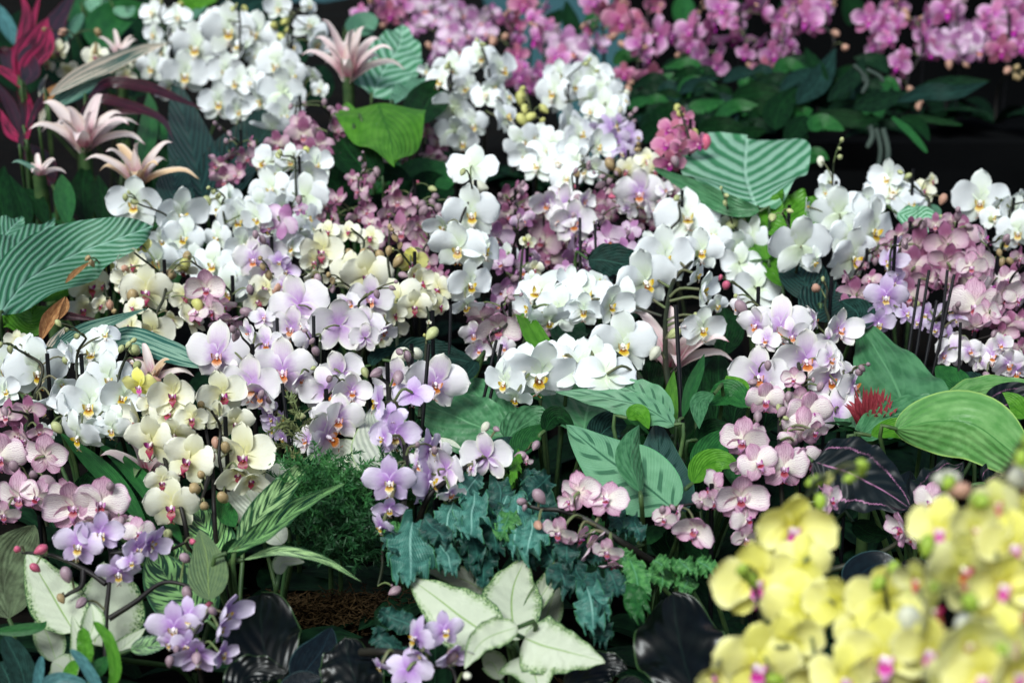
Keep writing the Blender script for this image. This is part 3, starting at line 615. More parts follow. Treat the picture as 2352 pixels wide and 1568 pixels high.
# ---- white orchids, upper centre
orchid('W', 'white orchid with a bent black stem rising behind the bright green leaf', GW,
 '1103,132,95,10,-10,0 1038,160,100,-10,-5,0 1150,160,100,40 1013,187,85,-20 983,162,50,-40 1115,220,80,0,-45,0 1045,245,110,165 1045,300,105,170 1085,287,85,10 1160,270,90,60 1063,325,80,0,30,0 1103,325,70 1135,200,75,40 1165,225,65,60 1070,200,70', '1098,108,14,y', stem=m_stemd, rad=.0034)
orchid('W', 'white orchid cluster in front of the pink back row at the upper centre', GW,
 '1271,212,100,-20,-10,0 1291,225,80,20 1283,172,80,0,-10,0 1323,195,75,5 1358,178,115,0,-5,0 1381,210,110,10 1388,250,110,160 1433,232,45,40 1361,255,70,-30 1306,290,110,60,0,0 1331,307,95,30 1355,225,70 1400,200,60,40 1340,150,60', '1440,215,20,w 1425,252,18,w')
orchid('W', 'white orchid with greenish yellow buds, low between the two upper centre clusters', GW,
 '1200,325,95 1231,318,85,10 1263,328,85 1316,350,85,0,-30,0 1248,350,95,0,-40,0 1281,375,115,0,-50,0 1236,382,95,-20,-30,0 1323,372,90,20 1371,337,80,30,-20,0 1208,360,80 1340,395,80,0,-30,0 1300,410,80,0,-30,0 1365,385,80', '1198,275,32,y 1248,250,26,y 1218,270,30,y 1196,225,34,y 1246,277,16,y 1205,250,24,y 1200,205,18,y 1401,375,30,k 1225,300,22,y')
orchid('V', 'lavender orchid tucked behind the white cluster, left of the rose pink one', GV,
 '1406,295,90 1441,312,80 1436,272,60 1361,300,60 1413,325,75 1433,350,60 1420,280,50 1380,290,70 1445,345,45,30 1400,350,60', '1455,280,16,m', dz=.1)
orchid('R', 'deep rose orchid standing alone in the dark, left of the pale striped leaf', GK,
 '1538,300,75,-10 1531,335,85,-10 1576,307,55,20 1566,275,60,0,-30,0 1601,330,65,20 1538,375,80,0,30,0 1515,345,60 1560,345,60 1582,282,50,30', '1596,302,18,y 1556,250,24,y 1621,325,34,p 1560,262,22,y 1550,370,26,m', dz=-.1)
orchid('C', 'cream orchid half hidden at the foot of the deep rose one', GC, '1486,368,70,0,-20,0 1465,385,60 1500,392,55 1440,390,60,-20', '1401,378,30,b 1420,395,24,b')
# ---- far left
orchid('C', 'cream orchid in front of the dark leaves at the upper left edge', GC, '135,122,60,0,-40,0 220,130,70,0,-20,0 155,160,55 110,150,45 290,175,50 265,165,40 190,160,50 250,150,50', '225,75,22,b 145,75,26,k 305,135,26,w 118,128,18,y')
# ---- dusty pink in the upper left middle
orchid('D', 'dusty pink orchid drooping under the white cluster beside the bright green leaf', GM,
 '698,310,95,0,10,0 735,335,75,20 775,340,75,40 715,355,85,10,20,0 783,262,55,40 640,332,80,-20 600,372,65 770,300,60,50 755,370,70,10,30,0 690,280,60,-20,-20,0 730,300,60', '745,235,18,m 760,250,18,m 700,240,16,m 668,245,16,m 688,265,14,m', dz=-.02, stem=m_stemd)
orchid('D', 'dusty pink orchid left of the upper white blooms, half lost in the dark', GM, '562,362,65 500,378,60,-20 515,412,75,0,20,0 530,355,50 490,395,40,-60 545,400,60 575,330,40', '520,325,16,m 535,320,14,m', stem=m_stemd)
orchid('D', 'dusty pink orchid between the bright green leaf and the tall white spike', GM, '980,300,50 1005,330,65 960,345,65 990,365,65 880,368,55 930,372,55 910,355,50 1010,370,45 950,375,45', '', dz=.2)
# ---- white orchids left middle
orchid('W', 'white orchid with upright blooms behind the big striped leaf at left', GW,
 '310,467,140,-5,0,0 415,492,135,35,5,0 372,550,85,10,15,0 395,530,90,40 360,597,120,0,20,0 420,545,110,20 275,610,75 440,600,90 330,610,80 400,590,90', '325,560,20,y')
orchid('W', 'white orchid with a round green bud at its left, left of centre', GW,
 '508,480,105,-30 525,455,70,0,-10,0 545,505,115,20,0,10 490,605,115,-10,0,0 525,667,125,10,20,0 560,560,100 470,620,80,-60,0,-30 550,640,100 500,545,80,-20 575,620,80 590,500,90', '477,462,28,g 535,562,34,g 505,590,16,g')
orchid('W', 'white orchid with greenish hearts above the purple backed bloom', GW,
 '668,368,85,0,5,0 612,375,95,-20 725,380,85,20 708,404,95,10,10,0 622,435,110,-5 703,450,115,165,0,0 600,470,85 645,480,90 640,400,70 690,547,90,30,30,0 668,567,85 625,535,90 705,500,80,40 720,530,70,50 655,530,80', '705,345,20,y 668,345,14,w', dz=-.02)
# ---- tall centre white
orchid('W', 'tall white orchid spike of four stacked blooms in the middle of the bed', GW,
 '1085,385,130,170,40,0 1082,490,145,5,0,-5 1053,567,145,-10,15,0 1078,650,125,30,10,0 1070,700,90,20,40,0 1110,575,110,30,-20,10 1020,520,90,-30', '1098,429,40,w', dz=-.14, nsp=1, stem=m_stemd)
orchid('D', 'mauve orchid bending its buds left behind the tall white spike', GM,
 '903,435,75 913,462,75,0,10,0 888,490,65 930,497,65,20 920,532,95,10,0,0 873,532,65 895,410,50 940,465,50 860,560,60', '973,485,30,m 1008,479,26,m 970,470,28,m 993,465,20,m 1000,452,24,m 993,434,20,g 1033,459,16,m 958,419,12,p', stem=m_stemd, dz=.02)
orchid('D', 'mauve orchid with blooms seen from the side, above the cream cluster', GM,
 '828,437,70,-50 838,417,50 823,497,65,30 838,485,55 820,532,60 845,460,50,60 775,460,65 748,472,55 768,497,60 810,410,45 730,500,45 760,525,50 850,510,50', '840,402,28,m 865,395,24,m 855,405,20,m', stem=m_stemd, dz=.03)
orchid('D', 'mauve orchid just left of the tall white spike, leaning on it', GM,
 '988,512,75 963,542,65 993,542,75 975,567,75 980,605,65 1003,555,65 1010,590,60 950,575,60 1005,630,60 985,640,60 960,515,50 1020,640,50 945,545,50', '1010,495,20,m', stem=m_stemd, dz=.06)
orchid('D', 'dark mauve orchid to the right of the tall white spike', GM,
 '1168,492,70 1163,454,70 1150,525,60 1195,470,60 1190,440,60 1220,450,50 1175,560,60 1210,490,60', '1240,450,14,p 1205,505,22,b 1150,450,18,m 1188,510,24,g', stem=m_stemd, dz=.05)
orchid('L', 'lilac white orchid with an orange lip beside a red tipped bud stem', GL,
 '1316,510,115,10,5,0 1258,467,85,-10 1301,472,95 1323,604,70 1285,500,80,-30 1290,440,70 1340,460,60,40', '1323,430,18,p 1328,458,30,m 1315,497,26,m 1325,400,22,b', dz=.0)
orchid('L', 'lilac white orchid whose broad bloom hangs under the pale striped leaf', GL,
 '1468,442,130,0,5,0 1440,480,60 1495,485,60 1525,435,50', '1405,452,16,p 1380,425,24,m', dz=.02)
o_ = orchid('M', 'pink lilac orchid with pointed half open blooms behind the right white spray', GM,
 '1401,550,95,-30,0,-20 1318,572,100,60,10,40 1438,577,80,20 1350,560,60 1446,527,60 1420,530,60 1370,520,60 1340,610,60,60 1300,620,60', '1438,535,20,m', dz=.0, stem=m_stemd)
stakes(o_, [(1330, 700, 1332, 500), (1370, 700, 1366, 515)], -0.0, 0.0023)
orchid('M', 'pink lilac orchid with an amber lip right of the tall white spike', GM,
 '1138,545,90,10,5,0 1153,604,75 1165,585,65,0,0,0,W 1150,667,80,30 1201,617,90,10 1201,504,65 1130,600,60 1180,545,60 1170,640,60 1225,590,70 1140,700,60,20', '1182,640,24,m 1180,592,24,y', dz=.02, stem=m_stemd)
orchid('D', 'shadowed mauve orchid deep between the centre spikes', GM,
 '1251,555,110 1263,592,95 1376,467,75 1401,500,75 1363,462,65 1380,480,60 1230,530,80 1280,545,90 1420,470,60 1350,490,70 1240,500,60 1435,440,50 1405,440,50 1300,560,70', '1382,470,22,m', dz=.16, stem=m_stemd)
orchid('D', 'mauve orchid under the left edge of the pale striped leaf', GM,
 '1498,475,60 1543,430,60 1520,460,50 1480,500,60 1535,480,50 1460,520,50 1510,520,50', '', dz=.14, stem=m_stemd)
orchid('W', 'slim stem with two ruffled half open greenish flowers right of the tall white spike', GW,
 '1213,555,42,0,0,0,C 1228,617,50,0,20,0,C 1222,640,40,0,10,0,W', '1205,550,14,y', dz=-.08, spikes=[[(1165,800,.05),(1188,720),(1195,640),(1201,570),(1208,552)]])
# ---- cream cluster in the middle
orchid('C', 'cream orchid with a fat lime bud at its upper left, in the middle', GC,
 '740,575,110,-5,10,0 800,532,65,0,-40,0 753,532,65,0,-30,0 850,545,70,0,-30,0 728,630,65,0,40,0 805,630,115,-10,5,0 843,632,135,5,5,0 780,600,70 870,560,60 720,600,70', '750,567,44,y 803,580,24,b 840,582,30,b 873,587,28,b 722,650,24,b 645,660,26,k', dz=-.03)
orchid('C', 'cream orchid with yellow hooded blooms right of the thin brown tipped stem', GC,
 '945,600,85,10,20,0,Y 950,627,55 913,690,115,170,0,30 953,702,90,0,15,0 905,722,60 1008,662,80,-30,0,-20 1008,702,65 965,650,70 935,660,70 985,690,70', '915,600,30,b 925,632,22,m 900,575,14,y', dz=-.03)
orchid('C', 'cream orchid low in the middle with dark red lips facing down', GC,
 '895,747,85,20,20,0 875,777,60 610,662,90 875,720,70 660,640,70 590,690,70 640,700,60', '635,662,28,k 745,670,20,m 763,662,20,m', dz=.05)
orchid('L', 'lilac white orchid in the centre just below the cream cluster', GL,
 '853,685,120,-5,5,0 838,747,110,165,0,0 838,775,80 800,700,70,20 880,760,70', '800,702,32,m', dz=-.05)
orchid('L', 'two lilac white blooms seen from behind on a pale blue green stem', GL,
 '688,700,150,175,10,20 778,747,145,190,5,-5 670,752,110,-10 603,730,70 713,772,80 650,720,80,10 700,745,70', '730,640,24,m 742,668,16,y', dz=-.08, spikes=[[(735,960,.04),(733,860),(735,790),(738,720),(740,670),(738,630)]], stake=1)
orchid('L', 'lilac orchid at left of centre beneath the white one with the green bud', GL,
 '582,595,105,0,0,0 613,567,85,20 612,625,80,10,20,0 655,620,80,0,0,10,V 640,600,60,10,0,0,V 600,560,60 650,655,60,20', '575,665,24,m', dz=-.03)
orchid('M', 'pink bloom with purple backs among the white flowers left of centre', GM, '645,508,100,160,10,-30,M 690,480,40 615,520,50', '', dz=-.04)
orchid('P', 'mauve veined orchid left of centre between cream and lilac ones', GP,
 '475,662,105,0,-5,0 490,712,85 520,737,95 500,692,70 470,757,55 455,720,60,-30 515,700,60 540,760,60', '455,700,30,y 430,590,26,b 387,632,32,b 567,717,32,m 537,757,22,m 575,665,24,m', dz=.0)
o_ = orchid('P', 'mauve veined orchid low in the centre left of the arched green leaf tip', GP,
 '1108,728,95 1145,752,115,0,10,0 1206,737,95,0,20,0 1233,757,85 1186,730,60 1075,685,65 1170,685,65,-60,0,10 1088,767,75,0,20,0,L 1100,802,65,0,0,0,L 1158,797,60,0,0,0,L 1130,780,60', '1090,700,20,m', dz=.04, stem=m_stemd)
stakes(o_, [(1090, 1000, 1140, 780), (1105, 1000, 1152, 790), (1026, 900, 1035, 700)], 0.03, 0.0023)
# ---- cream cluster at left
orchid('C', 'cream orchid facing out with brown buds, right of the striped leaf at left', GC,
 '337,667,135,0,5,0 292,655,95,-50 307,610,75,0,-30,0 325,562,50,0,-20,0,Y 420,620,75,0,60,0 395,732,60,0,20,0 350,760,125,0,20,0 300,752,70 380,690,70 420,680,75,20 440,735,90,70 305,705,60,-20 290,630,50,-30', '387,632,34,b 430,590,28,b 305,680,36,b 455,698,32,y 287,617,24,k 425,608,34,y', dz=-.02)
orchid('C', 'pale green cream orchid with a purple lip under the striped leaf at left', GC,
 '205,657,110,40,0,0 190,708,85,20,20,0,C 240,617,50,0,30,0,Y 230,700,50,30 232,655,50,40', '252,700,24,k 262,715,16,b', dz=.02)
# ---- right half whites
o_ = orchid('W', 'big white orchid spray with a thick arching stem, front right of centre', GW,
 '1526,590,155,5,-2,0 1480,645,165,25,5,-10 1610,575,115,5,0,0 1430,790,165,5,-4,0 1613,752,120,10,5,0 1612,665,100,60,0,0 1441,695,115,-10,20,0 1646,700,65,30,20,0 1600,630,70,60',
 '1550,765,32,g 1505,810,34,w 1600,725,18,g', dz=-.04,
 spikes=[[(1600,1150),(1560,1040),(1520,950),(1480,880),(1447,830)], [(1568,990),(1545,920),(1530,850),(1528,780),(1530,720),(1545,650),(1575,615),(1600,592)]], rad=.0042, stake=0)
stakes(o_, [(1572, 1150, 1552, 700)], 0.0, 0.003)
orchid('W', 'long white orchid spray leaning left over the broad leaves, drooping blooms', GW,
 '1240,672,150,-25,-35,15 1285,712,135,160,20,0 1346,680,150,5,-42,0 1340,712,100,0,5,0 1218,705,95,-60,0,0 1310,652,80,10,-50,10 1378,650,100,40,-40,20 1322,715,100,-10,40,0 1400,700,110,30 1262,735,100,10,50,0',
 '1290,640,12,g', dz=-.03, spikes=[[(1165,920),(1190,850),(1215,740),(1230,690)], [(1260,678),(1295,662),(1340,664),(1390,690),(1440,700),(1520,725)]], rad=.0036, stake=0)
orchid('W', 'white orchid blooms hanging face down on an arching stem in front of broad leaves', GW,
 '1240,858,185,5,25,10 1328,840,150,165,30,0 1392,862,155,190,35,0 1160,876,120,-30,10,0 1205,842,130,-10,-38,0 1183,912,95,-20,50,0 1300,815,135,0,-50,0 1365,822,110,170,20,0',
 '', dz=-.05, spikes=[[(1600,1130,.03),(1520,960),(1455,850),(1400,805),(1340,800),(1290,820),(1255,835)]], rad=.0036, stake=0)
orchid('W', 'white orchid behind the front spray, its two round petals raised', GW,
 '1578,500,160,0,-30,0 1690,570,100,30,20,0 1726,545,115,-50,0,10 1700,605,110,160 1738,662,120,165,10,0 1568,455,70,-60,-20,0 1650,480,60,50 1660,520,80,20 1500,560,80 1640,540,90', '1681,515,32,g 1705,505,14,g', dz=.05)
orchid('W', 'white orchid seen from behind, first on the left of the right hand white row', GW,
 '1837,565,165,180,-10,0 1870,600,70,40,30,0', '1774,500,26,g', dz=-.08, nsp=1)
orchid('W', 'white orchid with three overlapping blooms to the left of the mauve ones at right', GW,
 '1927,490,150,175,0,10 2004,528,155,35,5,10 1959,590,160,35,10,5 1904,418,60,10,-20,0 1985,470,90,10 1950,540,110,20 1851,475,50 1895,440,50', '1885,370,24,w', dz=-.05)
orchid('W', 'white orchid tipped upward against the black shade, with a greenish half open bloom', GW,
 '2052,445,160,-10,-55,10 2119,438,70,0,-40,0,C 2090,475,100,20,-50,0 2040,410,90,-30,-20,0 2140,415,40,30,0,0,C', '2166,457,26,k 2161,502,18,g', dz=-.02, stem=m_stem)
orchid('W', 'rightmost white orchid against the black shade at the right edge', GW,
 '2252,460,145,-20,5,0 2326,492,95,10 2279,500,70,10,-30,0 2339,532,110,-20,10,0 2295,470,70,30 2310,555,70,10,20,0 2345,460,70', '2276,504,16,g 2309,527,22,b 2295,580,18,b', dz=0)
# ---- dusty pink cluster at right
orchid('D', 'dusty mauve orchid with purple backed blooms, left part of the right cluster', GM,
 '2109,567,120,175,5,0,D 2099,612,110,185,10,0,D 2064,542,65,0,0,0,D 2089,680,90 2096,517,55,180 2060,640,60 2130,640,80,170 2120,600,80,0,0,0 2040,570,60', '2105,700,22,g', stem=m_stemd, rad=.0035, stake=3)
o_ = orchid('D', 'dusty mauve orchid in the middle of the right cluster with dark fanned stems', GM,
 '2174,560,120,180,5,10 2209,542,110,170,10,0 2174,600,100,180 2189,510,70,180 2149,517,60 2154,647,65 2199,635,70,70 2226,642,115,0,10,0 2180,650,70 2231,600,80,-10,0,0,P 2190,680,60', '2225,520,20,m', stem=m_stemd, rad=.0035, stake=3, dz=-.02)
stakes(o_, [(2060, 960, 2112, 640), (2078, 960, 2134, 620), (2100, 950, 2152, 690), (2120, 950, 2192, 630), (2140, 950, 2176, 620), (2196, 960, 2206, 740)], 0.03, 0.0022)
orchid('P', 'creamy pink veined orchid opened wide at the lower right of the mauve cluster', GP,
 '2239,700,140,-10,5,0 2239,750,80,0,50,0 2274,655,85,60 2301,680,105,20 2309,642,75,0,-20,0 2259,600,90,-60 2231,612,80,-10 2334,687,75,30 2270,720,80 2259,548,80,60,-20,0', '2260,590,16,p 2300,600,24,b 2320,600,22,b', dz=-.06, stem=m_stemd)
orchid('D', 'mauve orchid at the right edge below the rightmost white one', GM, '2314,750,90 2339,737,65 2300,770,80 2339,592,60,30 2330,640,70 2345,800,60 2290,740,60 2325,710,60', '2345,660,20,m', stem=m_stemd, dz=.02)
orchid('D', 'mauve blooms facing away left of the lavender orchid with yellow lips at right', GM, '1964,680,105,-170,10,0 2019,580,65,10 2000,642,60 1950,640,50 1945,700,60,-30 1985,610,40', '2010,600,18,m', stem=m_stemd, dz=.03)
orchid('V', 'lavender orchid with yellow lips between the white and mauve orchids at right', GV,
 '2046,600,85,-45,0,0 2036,680,115,-15,5,0 2018,740,90,0,20,0 2056,650,80,10 2025,715,60,-20 2080,720,60 2060,560,50', '', dz=-.05)
orchid('V', 'lavender orchid with yellow lips behind the bundle of dark stems at right', GV,
 '2184,710,75,-20 2126,720,65 2174,770,65 2150,755,55 2200,735,50 2110,740,50', '', dz=.04)
orchid('L', 'lilac orchid low at the right edge behind the big green leaf', GL,
 '2189,807,90,-10 2226,805,65 2276,817,90,10 2314,835,90 2334,852,85 2250,830,60 2350,830,70 2200,780,60 2300,790,60,-30 2165,815,60', '2266,862,22,m', dz=.05, stem=m_stemd)
# ---- lilac column right of the broad leaves
orchid('L', 'lilac white orchid with a purple throat and orange lip, top of the right column', GL,
 '1793,750,150,0,0,0 1738,745,95,-40,10,0 1850,825,165,5,0,-5 1905,825,85,30 1696,705,60,-60,0,0 1760,780,70,-20 1820,770,80', '1702,705,36,m 1668,655,26,p 1655,637,14,p 1690,680,14,g', dz=-.09, spikes=[[(1850,1010,.05),(1840,900),(1830,820),(1790,740),(1745,705),(1700,660),(1660,640)]])
orchid('L', 'lilac white orchid left of the right column, petals spread over dark leaves', GL, '1742,862,150,-5,0,0 1770,905,60,30,30,0', '1728,878,22,m', dz=.0, nsp=1)
orchid('L', 'lilac white orchid tucked behind the veined pink column at right', GL,
 '1905,870,130,20,5,0 1919,945,125,160,10,0 1959,885,120,65,0,0 1945,850,60,50', '', dz=.0)
orchid('L', 'small pink white orchid opening on a slender budded stem at right', GL,
 '1926,757,100,25,-20,10 1869,735,75,110,0,0 1900,780,60,20,30,0', '1874,662,28,k 1890,640,12,g', dz=-.03, spikes=[[(1908,960,.08),(1905,850),(1898,790),(1905,740),(1895,700),(1900,665),(1888,645)]])
orchid('P', 'veined pink orchid column with striped petals, centre right', GP,
 '1758,918,105,0,5,0 1824,870,65,-20,-20,0 1836,920,85,0,-10,0 1858,948,125,10,5,0 1846,985,110,175,0,0 1800,1072,135,0,0,0 1850,1060,90,20 1870,990,70,20,20,0 1820,1010,60',
 '1811,910,24,m 1884,887,22,m 1796,945,26,m 1868,872,12,m 1788,935,16,g 1805,960,14,g', dz=-.12, spikes=[[(1800,1200,.05),(1792,1080),(1790,1000),(1795,950),(1830,905),(1850,875),(1870,870)]], stem=m_stemd)
orchid('P', 'veined pink orchid with blooms facing left, just left of the striped column', GP,
 '1708,1010,125,-25,0,0 1741,1062,105,5 1708,1070,70,-10,20,0 1735,990,50,-20,-20,0 1765,1050,60', '1743,1007,32,m', dz=-.1)
orchid('P', 'lowest veined pink orchid beside the blurred yellow ones', GP,
 '1701,1140,135,0,0,0 1638,1122,105,-60,10,30 1613,1150,60,-30 1713,1191,90 1713,1235,80,10,20,0 1598,1213,105,-20,10,20 1526,1190,65,-10 1904,1147,85,40 1640,1150,70,-20,20,0 1740,1150,70 1560,1175,45', '1711,1147,32,m 1606,1160,20,m 1521,1170,20,m 1545,1165,16,m', dz=-.1, spikes=[[(1760,1290,.05),(1745,1250),(1735,1200),(1690,1150),(1600,1155),(1530,1170)]], stem=m_stemd)
orchid('P', 'veined pink orchid peeping out left of the large blurred yellow cluster', GP,
 '2075,1215,100,-80,0,0 2140,1150,100,-30,0,0 2095,1235,60,-60,20,0', '2068,1218,16,p', dz=-.08, spikes=[[(1880,1315,.02),(1940,1300),(2010,1275),(2075,1235),(2110,1180)]], rad=.0034, stake=0)
# ---- centre front lilac
o_ = orchid('L', 'large lilac white bloom with orange lip, front left of centre', GL,
 '650,850,175,0,0,0 748,900,125,20,5,-5 783,856,125,195,0,20 577,882,145,-5,5,0 500,812,155,0,0,0 575,765,75 610,790,95,10,-20,0 540,855,60 600,905,100,-20,20,0 690,870,60,30,20,0',
 '720,845,14,g', dz=-.09, stake=2, stem=m_stemd)
stakes(o_, [(676, 1150, 648, 880), (722, 1060, 720, 725), (642, 960, 636, 730)], 0.0, 0.0024)
orchid('L', 'lilac white orchid with one long tilted bloom leaning over the ferny green', GL,
 '778,960,130,5,0,5 748,1000,185,65,10,-40 808,898,95,10,-10,0 705,1010,80,-30 800,880,60 740,950,60,10,-20,0', '690,955,22,g', dz=-.1)
orchid('L', 'lilac white orchid with orange lip right of the budded stem, centre front', GL,
 '1000,878,155,15,0,15 910,870,110,0,0,0 930,905,80,0,20,0 960,850,50,-40', '920,816,46,w 958,812,36,w', dz=-.06, stem=m_stemd)
o_ = orchid('V', 'lavender orchid with a curling budded stem in front of the ivory leaf', GV,
 '948,905,110,170,50,0 870,925,110,-75,0,20 908,995,135,0,5,0 883,1005,80,-60,0,0 985,1030,115,65,0,0 895,1104,140,0,0,0 895,1165,90,0,30,0 875,1208,75,-40,30,0 900,955,80,10,-30,0',
 '838,854,24,g 865,856,30,m 915,866,34,m', dz=-.15, spikes=[[(930,1330,.04),(925,1190),(932,1060),(925,990),(913,945),(895,915),(893,885),(870,866),(845,862)]], stem=m_stemd, rad=.0034)
stakes(o_, [(950, 1180, 985, 790)], -0.03, 0.0025)
orchid('L', 'lilac orchid with purple throat above the blue green ferns', GL,
 '1025,1075,125,150,0,0 985,1105,140,75,0,0,V 963,1066,80,0,0,0 1035,1130,80,20,40,0 1005,1040,70', '', dz=-.1, stem=m_stemd)
orchid('L', 'lilac white orchid seen from behind beside the broad sage leaf', GL,
 '1118,1048,130,165,-5,5 1085,1075,50,-60', '1115,980,26,w 1140,985,18,m', dz=-.12, spikes=[[(960,1200,.04),(985,1140),(1030,1100),(1080,1065),(1110,1050)]], rad=.0032, stem=m_stemd, stake=0)
orchid('V', 'small lavender blooms low behind the front lilac orchid at left', GV, '633,984,80,-60,0,0 650,1005,60,-40,30,0 615,934,60 625,960,50,-30 645,960,50', '', dz=.03)
# ---- starry veined pinks, lower centre
orchid('P', 'starry pink orchid with narrow blooms over the blue green ferns, centre', GP,
 '1333,1129,110,150,10,20,P 1396,1147,110,-20,-40,0 1286,1221,95,-30,20,10 1331,1233,85,40,40,0 1356,1252,100,60,20,-30 1396,1265,80,-20,20,0 1408,1296,70,0,50,0 1310,1150,60,-50',
 '1238,1139,38,m 1198,1151,24,m 1236,1206,28,k 1205,1165,16,m', dz=-.1, spikes=[[(1500,1290,.04),(1420,1240),(1350,1195),(1290,1172),(1240,1168),(1190,1155)]], stem=m_stemd, rad=.0036, stake=0)
orchid('P', 'bud tipped stem of a veined orchid above the fern, just left of the sage leaf', GP, '1210,1060,30,-30', '1231,1022,24,m 1196,1046,28,m', dz=-.06, spikes=[[(1185,1290,.04),(1180,1150),(1185,1060),(1225,1022)]], rad=.002, stake=0, leaves=2)
# ---- lower left
orchid('W', 'white orchid at the left edge with a yellow lip and large round petals', GW,
 '12,848,140,20,0,0 85,852,165,25,5,0 95,935,120,-10,60,0 60,800,90,0,-30,0 120,920,90,20,50,0 40,785,60,0,-30,0,C 10,900,80 140,880,70', '157,826,32,g 35,795,30,w', dz=-.1)
orchid('W', 'white orchid with long pointed petals and lime buds, lower left', GW,
 '205,928,160,5,0,0 250,868,125,10,0,0 212,812,135,0,-30,0 180,1000,125,-30,30,0 212,985,90,10,30,0 257,984,95,0,20,0 280,910,120,20 240,770,80,20,-40,0 165,810,75,-60,0,30 150,930,80,-40,0,20 280,960,80,30 105,992,60,0,20,0,W 192,775,50',
 '310,804,36,g 315,839,26,g 130,981,30,g 157,976,26,g', dz=-.13, nsp=2)
orchid('P', 'dusky veined orchid at the left edge below the white ones', GP,
 '2,1048,135,0,0,0 105,1045,115,170,0,0 60,1010,95,-60,20,0 65,945,85,180,10,0,D 15,955,80,0,-10,0,D 45,1140,120,0,10,0 85,1140,95,10 40,1000,70,0,0,0,D 90,990,60,20,10,0,D 10,1180,80,0,20,0',
 '110,1107,42,m 77,1090,26,m 32,1070,30,m 27,955,28,m', dz=-.06, stem=m_stemd)
orchid('P', 'pair of clear veined pink blooms side by side, lower left', GP,
 '172,1162,145,-5,-2,0 232,1152,140,10,0,10 150,1130,70,-20,-20,0 318,1222,85,20 285,1205,70,10,20,0 210,1195,70,0,30,0', '240,1185,30,m 277,1198,26,m', dz=-.07)
orchid('C', 'cream orchid with dark buds hanging between its crimson lipped blooms, lower left', GC,
 '320,885,90,0,20,0,Y 397,905,120,5,-5,0 390,950,100,-10,-40,0 318,960,105,-65,0,0 350,1015,145,-20,10,0 400,995,105,0,35,0 435,1055,140,-15,0,20 372,1105,90,10,15,0 395,1160,150,0,5,0 365,950,60 440,960,90,10 345,930,70,20,-20,0',
 '352,874,30,k 395,894,40,b 447,1122,40,b 470,1162,28,b 440,1022,30,b 462,1090,24,b', dz=-.12, spikes=[[(440,1300,.05),(420,1180),(380,1060),(362,990),(358,930),(352,885)],[(500,1300,.05),(492,1180),(488,1080),(475,1000),(462,930)],[(478,1095,-.02),(470,1125,-.02),(462,1150,-.02)]], stem=m_stemd, leaves=4)
orchid('C', 'cream orchid with large pale hooded blooms right of the hanging buds', GC,
 '510,905,125,20,0,-10 540,970,95,20,20,0,C 560,1045,165,0,0,0 548,1085,110,0,30,0 500,955,80 465,940,70 575,1100,90,20,30,0 520,1015,60', '495,1015,26,k 517,1027,30,b 485,1050,26,k 512,1142,34,b 462,930,24,b', dz=-.1, stem=m_stemd)
orchid('V', 'small lavender orchid on a forked stem with pink buds, bottom left', GV,
 '182,1250,130,0,0,10 232,1222,120,10,0,0 315,1258,100,40,10,20 345,1245,105,60,0,40 272,1313,115,10,20,0 300,1290,70,20',
 '40,1261,22,p 95,1261,30,p 80,1303,26,p 152,1318,36,m 140,1373,24,b 187,1383,30,m 385,1226,28,g 442,1243,20,p 425,1281,30,m 430,1361,32,m 480,1388,20,p', dz=-.09,
 spikes=[[(243,1530),(243,1420),(250,1350),(254,1280),(245,1240)], [(243,1340),(195,1308),(120,1275),(50,1268)], [(192,1310),(187,1345),(160,1362),(145,1372)], [(250,1420),(310,1382),(372,1338),(430,1345),(475,1375)], [(254,1270),(330,1265),(385,1263),(425,1245)]], stem=m_stemd, rad=.0028, stake=0)
orchid('V', 'compact cluster of small lavender blooms just left of the glossy black leaves', GV,
 '400,1440,140,0,0,0 432,1415,100,10,-10,0 517,1408,120,60,0,10 455,1500,125,0,10,0 508,1500,85,50,0,0 425,1480,80 505,1440,80,60,10,0 390,1475,70,-20,20,0', '390,1518,28,m 452,1511,32,m 405,1490,20,m', dz=-.1, stem=m_stemd, stake=0)
orchid('V', 'small lavender orchid arching in from the left in front of the white rimmed leaves', GV,
 '1020,1446,105,20,-10,0 1040,1500,100,20,20,0 958,1462,120,-55,0,0 938,1538,125,160,20,0 873,1530,60,-40,40,0 965,1500,60,-30,30,0', '1038,1506,38,m 1073,1551,26,w', dz=-.12,
 spikes=[[(830,1497,.03),(880,1496),(930,1500),(975,1508),(992,1528),(1035,1532),(1050,1568)]], stem=m_stemd, rad=.0036, stake=0)
orchid('V', 'lone bud on a bare stem hanging over the brown moss', GV, '880,1225,40,-30,30,0', '908,1356,30,m 900,1344,8,m', dz=.0, spikes=[[(905,1150,.05),(880,1240),(878,1300),(868,1345)]], rad=.0025, stake=0, leaves=0)
# ---- slim single spike
orchid('C', 'bare thin stem ending in a brown pointed bud in the middle', GC, '', '893,575,22,b 895,520,14,b', dz=-.12, spikes=[[(912,960),(912,790),(905,700),(891,600),(893,560),(895,500)]], rad=.0024, stake=0, leaves=0)
orchid('C', 'leafless budding stem with a striped green bud, centre', GC, '985,740,14', '993,765,34,g 975,770,10,y', dz=-.12, spikes=[[(963,960),(975,850),(980,780),(985,730),(980,705)]], rad=.0024, stake=1, leaves=0)
